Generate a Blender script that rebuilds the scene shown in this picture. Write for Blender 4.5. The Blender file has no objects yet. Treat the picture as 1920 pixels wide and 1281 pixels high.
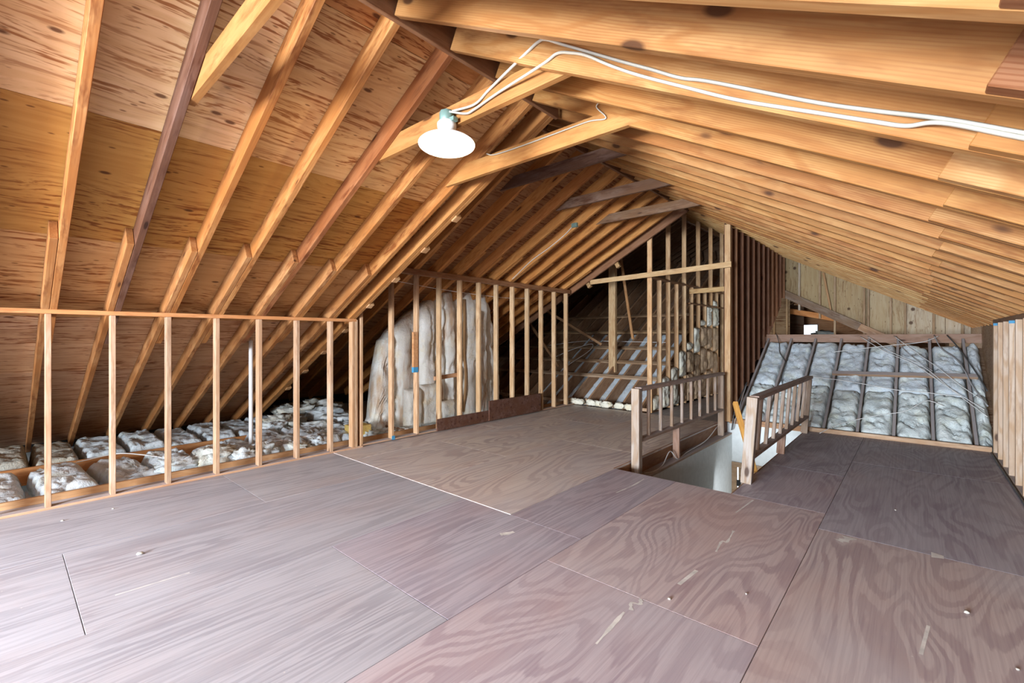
import bpy, math, random
from mathutils import Vector, Matrix, noise

# ------------------------------------------------------------------ camera, world, lights
scene = bpy.context.scene
H = 1.43                                   # eye height
cam_d = bpy.data.cameras.new('camera')
cam_d.sensor_width = 36.0
cam_d.lens = 851.0 / 1920.0 * 36.0
cam_d.shift_y = -8.5 / 1920.0
cam_d.clip_start = 0.02
cam = bpy.data.objects.new('camera', cam_d)
scene.collection.objects.link(cam)
cam.location = (0, 0, H)
cam.rotation_euler = (math.pi / 2, 0, math.radians(41.6))
scene.camera = cam

scene.view_settings.view_transform = 'Standard'
scene.view_settings.look = 'None'
scene.view_settings.gamma = 1.0
scene.view_settings.use_curve_mapping = False
scene.view_settings.exposure = 0.0
scene.cycles.use_denoising = True
scene.cycles.max_bounces = 5
scene.cycles.diffuse_bounces = 4
scene.cycles.glossy_bounces = 2
scene.cycles.adaptive_threshold = 0.04
scene.cycles.sample_clamp_indirect = 6.0

world = bpy.data.worlds.new('sky')
scene.world = world
world.use_nodes = True
wb = world.node_tree.nodes['Background']
wb.inputs[0].default_value = (0.80, 0.90, 1.0, 1)
wb.inputs[1].default_value = 2.2

def area_light(name, loc, target, sx, sy, power, color):
    d = bpy.data.lights.new(name, 'AREA')
    d.shape = 'RECTANGLE'; d.size = sx; d.size_y = sy
    d.energy = power; d.color = color
    o = bpy.data.objects.new(name, d)
    scene.collection.objects.link(o)
    o.location = loc
    o.rotation_euler = (Vector(target) - Vector(loc)).to_track_quat('-Z', 'Y').to_euler()
    return o
# daylight by the rear window; added fill lights at the roof opening and stairwell
area_light('window_daylight', (-1.6, -5.62, 1.20), (-2.0, 2.0, 1.0), 3.0, 1.7, 2350, (0.82, 0.91, 1.0))
area_light('skylight_fill', (-4.05, -1.9, 2.52), (-1.6, 2.2, 0), 1.15, 1.2, 125, (0.80, 0.90, 1.0))  # fill for the near floor, set in the added roof window
area_light('stairwell_fill', (-1.75, 7.2, -1.2), (-1.9, 8.2, -1.4), 0.9, 1.2, 7, (0.92, 0.96, 1.0))  # fill added inside the stairwell, standing in for hall light

# ------------------------------------------------------------------ helpers
R = random.Random(7)
COL = scene.collection
MAT = {}

def link(o, parent=None, origin=None):
    COL.objects.link(o)
    if parent is not None:
        o.parent = parent
        o.matrix_parent_inverse = Matrix.Translation(parent.location).inverted()
    return o

def root(name, label, cat, loc=(0, 0, 0), group=None, kind=None):
    o = bpy.data.objects.new(name, None)
    o.empty_display_size = 0.05
    o.location = loc
    COL.objects.link(o)
    return tag(o, label, cat, group, kind)

def tag(o, label, cat, group=None, kind=None):
    o['label'] = label
    o['category'] = cat
    if group: o['group'] = group
    if kind: o['kind'] = kind
    return o

def mesh_obj(name, verts, faces, mat, parent=None, color=None, smooth=False, matrix=None):
    me = bpy.data.meshes.new(name)
    me.from_pydata([tuple(v) for v in verts], [], faces)
    me.materials.append(MAT[mat])
    if smooth:
        me.polygons.foreach_set('use_smooth', [True] * len(me.polygons))
    me.update()
    o = bpy.data.objects.new(name, me)
    if matrix is not None: o.matrix_world = matrix
    if color is not None: o.color = (color[0], color[1], color[2], 1)
    link(o, parent)
    return o

def cham_box(L, W, D, b=0.003):
    """verts, faces of a box with chamfered edges, centred"""
    hx, hy, hz = L / 2, W / 2, D / 2
    b = min(b, hx * .4, hy * .4, hz * .4)
    V, idx = [], {}
    for sx in (-1, 1):
        for sy in (-1, 1):
            for sz in (-1, 1):
                for ax in range(3):
                    p = [sx * (hx - b), sy * (hy - b), sz * (hz - b)]
                    p[ax] = (sx * hx, sy * hy, sz * hz)[ax]
                    idx[(sx, sy, sz, ax)] = len(V); V.append(p)
    Fc = []
    for ax in range(3):
        o1, o2 = (ax + 1) % 3, (ax + 2) % 3
        for s in (-1, 1):
            f = []
            for a, c in ((-1, -1), (1, -1), (1, 1), (-1, 1)):
                k = [0, 0, 0]; k[ax] = s; k[o1] = a; k[o2] = c
                f.append(idx[(k[0], k[1], k[2], ax)])
            Fc.append(f if s > 0 else f[::-1])
    for ax in range(3):                       # edges along axis ax
        o1, o2 = (ax + 1) % 3, (ax + 2) % 3
        for a in (-1, 1):
            for c in (-1, 1):
                k0 = [0, 0, 0]; k0[ax] = -1; k0[o1] = a; k0[o2] = c
                k1 = list(k0); k1[ax] = 1
                f = [idx[(*k0, o1)], idx[(*k1, o1)], idx[(*k1, o2)], idx[(*k0, o2)]]
                Fc.append(f if a * c < 0 else f[::-1])
    for sx in (-1, 1):
        for sy in (-1, 1):
            for sz in (-1, 1):
                f = [idx[(sx, sy, sz, q)] for q in range(3)]
                Fc.append(f if sx * sy * sz > 0 else f[::-1])
    return V, Fc

def frame_matrix(a, b, up):
    a, b, up = Vector(a), Vector(b), Vector(up)
    x = (b - a).normalized()
    z = (up - x * up.dot(x)).normalized()
    y = z.cross(x)
    m = Matrix((x, y, z)).transposed().to_4x4()
    m.translation = (a + b) / 2
    return m, (b - a).length

def board(name, a, b, w, d, up=(0, 0, 1), mat='lumber', color=(.6, .36, .17), parent=None, jit=.06, bev=.003):
    """a length of lumber from a to b: d is its size along up, w across"""
    m, L = frame_matrix(a, b, up)
    V, Fc = cham_box(L, w, d, bev)
    j = 1 + R.uniform(-jit, jit) * 1.6
    k = R.uniform(-jit, jit)
    col = (color[0] * j, color[1] * j * (1 + k * .5), color[2] * j * (1 + k))
    return mesh_obj(name, V, Fc, mat, parent, col, matrix=m)

def prism(name, poly, axis, t0, t1, mat, parent=None, color=(.6, .36, .17), smooth=False, grain='x'):
    """polygon extruded along a world axis; for axis 1 poly is (x, z), for 0 (y, z), for 2 (x, y)"""
    def P(p, t):
        return {0: (t, p[0], p[1]), 1: (p[0], t, p[1]), 2: (p[0], p[1], t)}[axis]
    n = len(poly)
    c = Vector((0, 0, 0))
    V = [Vector(P(p, t0)) for p in poly] + [Vector(P(p, t1)) for p in poly]
    for v in V: c += v
    c /= len(V)
    G = {'x': Matrix.Identity(3), 'y': Matrix(((0, 1, 0), (1, 0, 0), (0, 0, -1))), 'z': Matrix(((0, 1, 0), (0, 0, 1), (1, 0, 0)))}[grain]
    V = [G.transposed() @ (v - c) for v in V]
    Fc = [list(range(n))[::-1], list(range(n, 2 * n))] + [[i, (i + 1) % n, n + (i + 1) % n, n + i] for i in range(n)]
    o = mesh_obj(name, V, Fc, mat, parent, color, smooth, Matrix.Translation(c) @ G.to_4x4())
    fix_normals(o.data)
    return o

def fix_normals(me):
    import bmesh
    bm = bmesh.new(); bm.from_mesh(me)
    bmesh.ops.recalc_face_normals(bm, faces=bm.faces)
    bm.to_mesh(me); bm.free()

def box(name, lo, hi, mat, parent=None, color=(1, 1, 1), bev=.002):
    lo, hi = Vector(lo), Vector(hi)
    V, Fc = cham_box(*(hi - lo), b=bev)
    return mesh_obj(name, V, Fc, mat, parent, color, matrix=Matrix.Translation((lo + hi) / 2))

def catmull(pts, n=8):
    pts = [Vector(p) for p in pts]
    if len(pts) < 3:
        return pts
    out = []
    ext = [pts[0] * 2 - pts[1]] + pts + [pts[-1] * 2 - pts[-2]]
    for i in range(1, len(ext) - 2):
        p0, p1, p2, p3 = ext[i - 1:i + 3]
        for k in range(n):
            t = k / n
            out.append(.5 * ((2 * p1) + (p2 - p0) * t + (2 * p0 - 5 * p1 + 4 * p2 - p3) * t * t + (3 * p1 - p0 - 3 * p2 + p3) * t ** 3))
    out.append(pts[-1])
    return out

def tube(name, pts, r, mat, parent=None, color=(1, 1, 1), n=8, sides=6, flat=1.0):
    P = catmull(pts, n)
    V, Fc = [], []
    c = sum(P, Vector()) / len(P)
    ref = Vector((0.13, 0.21, 1)).normalized()
    for i, p in enumerate(P):
        t = (P[min(i + 1, len(P) - 1)] - P[max(i - 1, 0)]).normalized()
        u = t.cross(ref)
        if u.length < 1e-3: u = t.cross(Vector((1, 0, 0)))
        u.normalize(); v = u.cross(t)
        for k in range(sides):
            a = 2 * math.pi * k / sides
            V.append(p - c + u * (r * flat * math.cos(a)) + v * (r * math.sin(a)))
    for i in range(len(P) - 1):
        for k in range(sides):
            k2 = (k + 1) % sides
            Fc.append([i * sides + k, i * sides + k2, (i + 1) * sides + k2, (i + 1) * sides + k])
    Fc.append(list(range(sides))[::-1]); e = (len(P) - 1) * sides
    Fc.append([e + k for k in range(sides)])
    return mesh_obj(name, V, Fc, mat, parent, color, True, Matrix.Translation(c))

def lathe(name, prof, mat, parent=None, color=(1, 1, 1), seg=32, matrix=None):
    V, Fc = [], []
    for r, z in prof:
        for k in range(seg):
            a = 2 * math.pi * k / seg
            V.append((r * math.cos(a), r * math.sin(a), z))
    for i in range(len(prof) - 1):
        for k in range(seg):
            k2 = (k + 1) % seg
            Fc.append([i * seg + k, i * seg + k2, (i + 1) * seg + k2, (i + 1) * seg + k])
    return mesh_obj(name, V, Fc, mat, parent, color, True, matrix)

def lump_slab(name, L, W, T, matrix, mat='fibre', amp=.03, seed=0.0, freq=5.0, nx=26, ny=14, parent=None, color=(1, 1, 1), rnd=.05, taper=0.0, fold=0.0):
    """a soft slab of glass wool: x length, y width, z up from 0 to T, with a lumpy upper face and rounded edges"""
    V, Fc = [], []
    sv = Vector((seed * 3.17, seed * 7.31, seed * 1.7))
    for i in range(nx + 1):
        for j in range(ny + 1):
            u, v = i / nx, j / ny
            x, y = (u - .5) * L, (v - .5) * W * (1 - taper * u)
            ex, ey = min(u, 1 - u) * L, min(v, 1 - v) * W
            e = min(1, ex / rnd) ** .5 * min(1, ey / rnd) ** .5
            p = Vector((x, y, 0))
            n1 = noise.fractal(p * freq + sv, 1.0, 2.1, 4)
            n2 = abs(noise.noise(p * freq * .55 + sv * 1.3 + Vector((n1 * .8, n1 * .6, 0))))
            crease = math.exp(-(n2 / .07) ** 2)
            f = fold * math.sin(y * 42 + noise.noise(Vector((x * 2, y * 3, seed))) * 4) if fold else 0
            z = T * (.25 + .75 * e) + (amp * n1 - amp * .9 * crease + f) * (.35 + .65 * e)
            edge = .02 * noise.noise(Vector((x * 9, y * 9, seed + 3)))
            if i in (0, nx): x += edge
            if j in (0, ny): y += edge
            V.append((x, y, z))
    nn = len(V)
    for i in range(nx + 1):
        for j in (0, ny):
            V.append((V[i * (ny + 1) + j][0], V[i * (ny + 1) + j][1], 0))
    for j in range(ny + 1):
        for i in (0, nx):
            V.append((V[i * (ny + 1) + j][0], V[i * (ny + 1) + j][1], 0))
    g = lambda i, j: i * (ny + 1) + j
    lo = lambda i, s: nn + i * 2 + s
    lj = lambda j, s: nn + (nx + 1) * 2 + j * 2 + s
    for i in range(nx):
        for j in range(ny):
            Fc.append([g(i, j), g(i + 1, j), g(i + 1, j + 1), g(i, j + 1)])
    for i in range(nx):
        Fc.append([g(i, 0), lo(i, 0), lo(i + 1, 0), g(i + 1, 0)])
        Fc.append([g(i, ny), g(i + 1, ny), lo(i + 1, 1), lo(i, 1)])
    for j in range(ny):
        Fc.append([g(0, j), g(0, j + 1), lj(j + 1, 0), lj(j, 0)])
        Fc.append([g(nx, j), lj(j, 1), lj(j + 1, 1), g(nx, j + 1)])
    Fc.append([lj(0, 0), lj(ny, 0), lj(ny, 1), lj(0, 1)])
    return mesh_obj(name, V, Fc, mat, parent, color, True, matrix)

def clump(name, c, sx, sy, sz, seed, mat='fibre', color=(1, 1, 1), seg=18, amp=.42, parent=None):
    V, Fc = [], []
    rings = seg // 2
    for i in range(rings + 1):
        th = math.pi * i / rings
        for k in range(seg):
            a = 2 * math.pi * k / seg
            d = Vector((math.sin(th) * math.cos(a), math.sin(th) * math.sin(a), math.cos(th)))
            n1 = noise.fractal(d * 2.6 + Vector((seed, seed * 2, -seed)), .8, 2.2, 5)
            n2 = math.exp(-(noise.noise(d * 1.7 + Vector((-seed, seed, seed))) / .07) ** 2)
            q = 1 + amp * n1 - amp * .5 * n2
            # squarish
            d2 = Vector([math.copysign(abs(t) ** .7, t) for t in d])
            V.append((d2.x * sx * q, d2.y * sy * q, max(-.95 * sz, d2.z * sz * q)))
    for i in range(rings):
        for k in range(seg):
            k2 = (k + 1) % seg
            Fc.append([i * seg + k, (i + 1) * seg + k, (i + 1) * seg + k2, i * seg + k2])
    return mesh_obj(name, V, Fc, mat, parent, color, True, Matrix.Translation(c))

# ------------------------------------------------------------------ materials
class NT:
    def __init__(s, name):
        m = bpy.data.materials.new(name); m.use_nodes = True
        s.m = m; s.t = m.node_tree; s.n = s.t.nodes; s.l = s.t.links
        s.b = s.n['Principled BSDF']; MAT[name] = m
    def node(s, typ, **kw):
        o = s.n.new(typ)
        for k, v in kw.items():
            if isinstance(k, str) and hasattr(o, k): setattr(o, k, v)
        return o
    def put(s, sock, v):
        if isinstance(v, bpy.types.NodeSocket): s.l.new(v, sock)
        elif isinstance(v, (tuple, list)) and len(v) == 3 and sock.type == 'RGBA': sock.default_value = (*v, 1)
        else: sock.default_value = v
    def math(s, op, a, b=0.0, clamp=False):
        o = s.n.new('ShaderNodeMath'); o.operation = op; o.use_clamp = clamp
        s.put(o.inputs[0], a); s.put(o.inputs[1], b); return o.outputs[0]
    def vmul(s, a, b):
        o = s.n.new('ShaderNodeVectorMath'); o.operation = 'MULTIPLY'
        s.put(o.inputs[0], a); s.put(o.inputs[1], b); return o.outputs[0]
    def vadd(s, a, b):
        o = s.n.new('ShaderNodeVectorMath'); o.operation = 'ADD'
        s.put(o.inputs[0], a); s.put(o.inputs[1], b); return o.outputs[0]
    def vscale(s, a, f):
        o = s.n.new('ShaderNodeVectorMath'); o.operation = 'SCALE'
        s.put(o.inputs[0], a); s.put(o.inputs['Scale'], f); return o.outputs[0]
    def noise(s, v, scale=1.0, detail=3.0, rough=.55, dist=0.0, color=False):
        o = s.n.new('ShaderNodeTexNoise')
        s.put(o.inputs['Vector'], v); o.inputs['Scale'].default_value = scale
        o.inputs['Detail'].default_value = detail; o.inputs['Roughness'].default_value = rough
        o.inputs['Distortion'].default_value = dist
        return o.outputs['Color' if color else 'Fac']
    def voro(s, v, scale=1.0, rnd=1.0, out='Distance'):
        o = s.n.new('ShaderNodeTexVoronoi'); s.put(o.inputs['Vector'], v)
        o.inputs['Scale'].default_value = scale; o.inputs['Randomness'].default_value = rnd
        return o.outputs[out]
    def voro2(s, v):
        o = s.n.new('ShaderNodeTexVoronoi'); s.put(o.inputs['Vector'], v); o.inputs['Scale'].default_value = 1.0
        return o.outputs['Distance'], o.outputs['Color']
    def ramp(s, f, stops, smooth=False):
        o = s.n.new('ShaderNodeValToRGB'); s.put(o.inputs[0], f)
        cr = o.color_ramp
        if smooth: cr.interpolation = 'EASE'
        while len(cr.elements) < len(stops): cr.elements.new(.5)
        for e, (p, c) in zip(cr.elements, stops):
            e.position = p
            e.color = (c, c, c, 1) if isinstance(c, (int, float)) else (*c, 1)
        return o.outputs[0]
    def mix(s, f, a, b, mode='MIX'):
        o = s.n.new('ShaderNodeMix'); o.data_type = 'RGBA'; o.blend_type = mode; o.clamp_factor = True
        s.put(o.inputs[0], f); s.put(o.inputs[6], a); s.put(o.inputs[7], b); return o.outputs[2]
    def bump(s, h, strength=.3, dist=.01):
        o = s.n.new('ShaderNodeBump'); o.inputs['Strength'].default_value = strength
        o.inputs['Distance'].default_value = dist
        s.put(o.inputs['Height'], h); s.l.new(o.outputs[0], s.b.inputs['Normal'])
    def coords(s, rand=True):
        tc = s.n.new('ShaderNodeTexCoord'); v = tc.outputs['Object']
        oi = s.n.new('ShaderNodeObjectInfo'); s.oi = oi
        if rand:
            cx = s.n.new('ShaderNodeCombineXYZ')
            s.l.new(s.math('MULTIPLY', oi.outputs['Random'], 97.0), cx.inputs[0])
            s.l.new(s.math('MULTIPLY', oi.outputs['Random'], 53.0), cx.inputs[1])
            s.l.new(s.math('MULTIPLY', oi.outputs['Random'], 31.0), cx.inputs[2])
            v = s.vadd(v, cx.outputs[0])
        return v
    def out(s, col, rough=.7, spec=.25):
        s.put(s.b.inputs['Base Color'], col)
        s.put(s.b.inputs['Roughness'], rough)
        s.b.inputs['Specular IOR Level'].default_value = spec

def hsv(n, c, sat=1.0, val=1.0):
    o = n.n.new('ShaderNodeHueSaturation'); n.put(o.inputs['Color'], c)
    o.inputs['Saturation'].default_value = sat; o.inputs['Value'].default_value = val
    return o.outputs[0]

def mat_lumber(name, knots=True, streak=1.0, blotch=.35, fine=.22, dust=None, ks=(2.1, 8.5, 8.5), kk=.58, kr=.08, deep=(.42, .25, .15)):
    n = NT(name); v = n.coords()
    base = n.oi.outputs['Color']
    low = n.noise(n.vmul(v, (.9, 5, 5)), 1.0, 2.0)
    sx = n.n.new('ShaderNodeSeparateXYZ'); n.l.new(v, sx.inputs[0])
    ph = n.math('ADD', n.math('MULTIPLY', n.math('ADD', sx.outputs[2], n.math('MULTIPLY', sx.outputs[1], .45)), 620.0), n.math('MULTIPLY', low, 40.0))
    lines = n.ramp(n.math('ADD', n.math('MULTIPLY', n.math('SINE', ph), .5), .5), [(.45, 0.0), (1.0, 1.0)])
    lines = n.math('MULTIPLY', lines, n.ramp(low, [(.35, .25), (.65, 1.0)]))
    rings = n.ramp(n.math('ADD', n.math('MULTIPLY', n.math('SINE', n.math('MULTIPLY', low, 52.0)), .5), .5), [(.35, 0.0), (.95, 1.0)])
    finef = n.ramp(n.noise(n.vmul(v, (2.0, 130, 130)), 1.0, 1.0), [(.35, 0.0), (.7, 1.0)])
    bl = n.ramp(n.noise(n.vmul(v, (1.6, 7, 7)), 1.0, 2.0, .65), [(.38, 0.0), (.64, 1.0)])
    s1 = n.noise(n.vmul(v, (4.0, 19, 19)), 1.0, 3.0, .7)
    dark = n.mix(1.0, base, (.46, .33, .25), 'MULTIPLY')
    mid = n.mix(1.0, base, (.74, .58, .42), 'MULTIPLY')
    c = n.mix(n.math('MULTIPLY', bl, blotch), base, mid)
    c = n.mix(n.math('MULTIPLY', rings, .36 * streak), c, mid)
    c = n.mix(n.math('MULTIPLY', lines, .40 * streak), c, n.mix(1.0, base, (.66, .46, .30), 'MULTIPLY'))
    c = n.mix(n.math('MULTIPLY', finef, fine), c, dark)
    stn = n.math('MULTIPLY', n.ramp(s1, [(.47, 0.0), (.66, 1.0)]), n.math('SUBTRACT', 1.15, bl, True))
    c = n.mix(n.math('MULTIPLY', stn, min(1.0, .25 + blotch * .6)), c, n.mix(1.0, base, deep, 'MULTIPLY'))
    if knots:
        dd, kc = n.voro2(n.vmul(v, ks))
        keep = n.math('GREATER_THAN', kc, kk)
        halo = n.math('MULTIPLY', n.ramp(dd, [(.06, 1.0), (.32, 0.0)]), keep)
        core = n.math('MULTIPLY', n.ramp(dd, [(kr, 1.0), (kr * 1.6, 0.0)]), keep)
        c = n.mix(n.math('MULTIPLY', halo, .6), c, dark)
        c = n.mix(n.math('MULTIPLY', core, .9), c, n.mix(1.0, base, (.14, .09, .07), 'MULTIPLY'))
    if dust:
        geo = n.n.new('ShaderNodeNewGeometry')
        sp = n.n.new('ShaderNodeSeparateXYZ'); n.l.new(geo.outputs['Normal'], sp.inputs[0])
        f = n.math('MULTIPLY', n.ramp(sp.outputs[2], [(.6, 0.0), (.95, 1.0)]), .7)
        c = n.mix(f, c, dust)
    n.out(c, .62, .22)

mat_lumber('lumber', blotch=.55)
mat_lumber('lumber_pale', streak=2.0, blotch=.5, fine=.2, ks=(3.4, 8, 8), kk=.60, kr=.13)
mat_lumber('lumber_rough', streak=1.2, blotch=1.0, fine=.4, deep=(.33, .17, .09))
mat_lumber('lumber_dusty', blotch=.4, fine=.3, dust=(.46, .46, .50))

def mat_sheathing(name, streak=1.0, ks=(4.2, 9.0, 0.0), kk=.68, kr=.09):
    n = NT(name); v = n.coords(); base = n.oi.outputs['Color']       # local x = face grain
    wv = n.vadd(v, n.vscale(n.vmul(n.noise(n.vmul(v, (1.5, 3, 3)), 1.0, 1.0), (1, 1, 1)), .14))
    grain = n.noise(n.vmul(wv, (.8, 22, 22)), 1.0, 2.0, .6)
    c = n.mix(n.ramp(grain, [(.35, 0.0), (.65, .55)]), base, n.mix(1.0, base, (.72, .60, .46), 'MULTIPLY'))
    # dark torn-grain streaks gathered in patches
    st = n.noise(n.vmul(wv, (3.0, 42, 42)), 1.0, 3.0, .66)
    patch = n.noise(n.vmul(v, (1.0, 2.2, 2.2)), 1.0, 2.0)
    thr = n.math('MULTIPLY', n.ramp(patch, [(.30, 0.0), (.50, 1.0)]), n.ramp(st, [(.51, 0.0), (.60, 1.0)]))
    c = n.mix(n.math('MULTIPLY', thr, .95 * streak), c, n.mix(1.0, base, (.30, .115, .045), 'MULTIPLY'))
    big = n.ramp(n.noise(n.vmul(v, (.7, 1.6, 1.6)), 1.0, 2.0), [(.3, 0.0), (.7, 1.0)])
    c = n.mix(n.math('MULTIPLY', big, .35), c, n.mix(1.0, base, (.85, .68, .46), 'MULTIPLY'))
    dd, kc = n.voro2(n.vmul(v, ks))
    keep = n.math('GREATER_THAN', kc, kk)
    c = n.mix(n.math('MULTIPLY', n.ramp(dd, [(kr, 1.0), (kr * 1.8, 0.0)]), keep), c, n.mix(1.0, base, (.22, .15, .12), 'MULTIPLY'))
    td, tk = n.voro2(n.vmul(v, (11, 30, 0.0)))
    c = n.mix(n.math('MULTIPLY', n.math('MULTIPLY', n.ramp(td, [(.14, 1.0), (.24, 0.0)]), n.math('GREATER_THAN', tk, .72)), .85), c, n.mix(1.0, base, (.3, .2, .15), 'MULTIPLY'))
    n.out(c, .68, .2)
mat_sheathing('sheathing')
mat_sheathing('sheathing_knotty', .5, (5.5, 6.0, 0.0), .55, .14)

def mat_floor(name, sc=(.5, 2.6, 0), fr=96.0, amp=.6, jg=3.0, dk=(.50, .43, .49)):
    n = NT(name); v = n.coords(); base = n.oi.outputs['Color']       # local x = grain
    big = n.noise(n.vmul(v, sc), 1.0, 1.5, .45, 0.6)
    jag = n.math('MULTIPLY', n.noise(n.vmul(v, (5, 60, 0)), 1.0, 2.0, .6), jg)
    f = n.math('SINE', n.math('ADD', n.math('MULTIPLY', big, fr), jag))
    l1 = n.ramp(n.math('ADD', n.math('MULTIPLY', f, .5), .5), [(.42, 0.0), (.72, 1.0)])
    fine = n.noise(n.vmul(v, (1.6, 70, 0)), 1.0, 3.0, .6)
    patch = n.ramp(n.noise(n.vmul(v, (1.0, 2.0, 0)), 1.0, 3.0), [(.3, 0.25), (.7, 1.0)])
    dark = n.mix(1.0, base, dk, 'MULTIPLY')
    c = n.mix(n.math('MULTIPLY', n.math('MULTIPLY', l1, patch), amp), base, dark)
    c = n.mix(n.ramp(fine, [(.42, 0.0), (.75, .45)]), c, dark)
    # dusty, foot-worn pale areas and brown stains
    wear = n.ramp(n.noise(n.vmul(v, (.8, 1.2, 0)), 1.0, 2.0, .6, .6), [(.45, 0.0), (.8, 1.0)])
    c = n.mix(n.math('MULTIPLY', wear, .45), c, (.52, .52, .57))
    st = n.ramp(n.noise(n.vadd(n.vmul(v, (.9, 1.5, 0)), (7, 3, 0)), 1.0, 3.0), [(.5, 0.0), (.75, 1.0)])
    c = n.mix(n.math('MULTIPLY', st, .35), c, n.mix(1.0, base, (.95, .72, .62), 'MULTIPLY'))
    sd, sk = n.voro2(n.vmul(v, (16, 16, 0)))
    c = n.mix(n.math('MULTIPLY', n.ramp(sd, [(.03, 1.0), (.08, 0.0)]), n.math('GREATER_THAN', sk, .86)), c, (.62, .58, .54))
    n.out(c, n.ramp(fine, [(.3, .42), (.7, .62)]), .3)
mat_floor('floor_ply', (.30, 4.2, 0), 70.0, .62, 4.5, (.48, .46, .50))
mat_floor('floor_swirl', (.62, 2.3, 0), 100.0, .62, 2.6, (.52, .43, .49))

def mat_fibre(name, a, b, y, yellow=.5, dirt=.5):
    n = NT(name); v = n.coords()
    base = n.oi.outputs['Color']
    big = n.noise(v, 4.0, 2.0, .6)
    c = n.mix(n.ramp(big, [(.3, 0.0), (.7, 1.0)]), a, b)
    yy = n.ramp(n.noise(n.vadd(v, (5, 2, 9)), 5.0, 3.0, .55), [(.5, 0.0), (.72, 1.0)])
    c = n.mix(n.math('MULTIPLY', yy, yellow), c, y)
    dd = n.ramp(n.noise(n.vadd(v, (1, 12, 4)), 9.0, 3.0, .65, 1.2), [(.56, 0.0), (.74, 1.0)])
    c = n.mix(n.math('MULTIPLY', dd, dirt), c, (.17, .18, .18))
    c = n.mix(1.0, c, base, 'MULTIPLY')
    n.out(c, .95, .05)
    h = n.noise(v, 15.0, 4.0, .7, 1.2)
    n.bump(h, .6, .035)
mat_fibre('fibre', (.72, .77, .80), (.92, .94, .95), (.90, .88, .66), .45, .45)
mat_fibre('fibre_stained', (.88, .87, .80), (.97, .965, .93), (.90, .78, .50), .45, .03)
def stain(m):
    n = NT.__new__(NT); n.m = MAT[m]; n.t = n.m.node_tree; n.n = n.t.nodes; n.l = n.t.links; n.b = n.n['Principled BSDF']
    src = n.b.inputs['Base Color'].links[0].from_socket
    v = n.coords()
    st = n.noise(n.vmul(v, (3, 6.5, .7)), 1.0, 3.0, .6)
    f = n.math('MULTIPLY', n.ramp(st, [(.52, 0.0), (.68, 1.0)]), .75)
    n.put(n.b.inputs['Base Color'], n.mix(f, src, (.50, .27, .10)))
stain('fibre_stained')
mat_fibre('fibre_cream', (.76, .74, .66), (.90, .89, .83), (.78, .62, .33), .55, .12)

def mat_plain(name, color, rough=.6, spec=.3, bump=0.0, metal=0.0, var=.12, use_obj=False):
    n = NT(name); v = n.coords()
    c = n.oi.outputs['Color'] if use_obj else color
    nz = n.noise(v, 14.0, 4.0)
    k = n.ramp(nz, [(.3, 1 - var), (.7, 1.0)])
    c = n.mix(1.0, c, k, 'MULTIPLY')
    n.out(c, rough, spec); n.b.inputs['Metallic'].default_value = metal
    if bump: n.bump(n.noise(v, 60.0, 3.0), bump, .002)
mat_plain('plain', None, .55, .3, use_obj=True)
mat_plain('drywall', (.74, .78, .78), .85, .15, .05)
mat_plain('cable_white', (.42, .40, .34), .45, .4)
mat_plain('wire_white', (.80, .80, .78), .45, .4)
mat_plain('cable_dark', (.07, .075, .08), .5, .4)
mat_plain('cable_grey', (.36, .36, .37), .5, .4)
mat_plain('pvc', (.82, .84, .86), .35, .45, var=.05)
mat_plain('steel_green', (.22, .34, .30), .4, .5, metal=.35)
mat_plain('porcelain', (.86, .88, .88), .2, .5, var=.04)
mat_plain('enamel', (.90, .88, .83), .3, .5, var=.03)
mat_plain('kraft', (.40, .23, .11), .8, .1)
mat_plain('paint_blue', (.06, .27, .47), .6, .3)
mat_plain('paint_white', (.82, .80, .76), .75, .2, var=.3)
mat_plain('crumb', (.50, .47, .42), .8, .1)
mat_plain('black', (.02, .02, .02), .6, .3)
n = NT('bulb_glow')
n.out((1, 1, 1)); n.b.inputs['Emission Color'].default_value = (1, .86, .62, 1); n.b.inputs['Emission Strength'].default_value = 60
n = NT('glass')
n.out((1, 1, 1), .02); n.b.inputs['Transmission Weight'].default_value = 1.0; n.b.inputs['IOR'].default_value = 1.02

# ------------------------------------------------------------------ roof planes (undersides of the rafters)
Y0 = -5.5                                  # rear gable
XW, XR = -5.35, 0.715                       # faces of the two knee walls
RX1, RZ1 = -2.19, 3.24                     # lower ridge
S2 = 3.02                                  # where the higher part of the roof begins
S3 = 8.02
GY = 12.4                                  # end gable
def ZL(x): return RZ1 + .5 * (x - RX1)
def ZR(x): return RZ1 - .005 - .548 * (x - RX1)
def ZL2(x): return 2.41 + .53 * (x - XW)
RX2 = -2.98; RZ2 = ZR(RX2)
RX3 = -4.6; RZ3 = ZR(RX3)
def ZL3(x): return RZ3 + .53 * (x - RX3)
RD, RT = .150, .046

def along(zf, x0, x1, y, off):
    """end points of a line in a roof plane at distance off above its underside"""
    m = zf(1.0) - zf(0.0)
    k = 1 / math.hypot(1, m)
    nx, nz = -m * k, k
    return (x0 + nx * off, y, zf(x0) + nz * off), (x1 + nx * off, y, zf(x1) + nz * off), (nx, 0, nz)

ORANGE = [(.60, .28, .085), (.50, .22, .07), (.66, .33, .11), (.55, .26, .08), (.62, .31, .10)]

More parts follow.
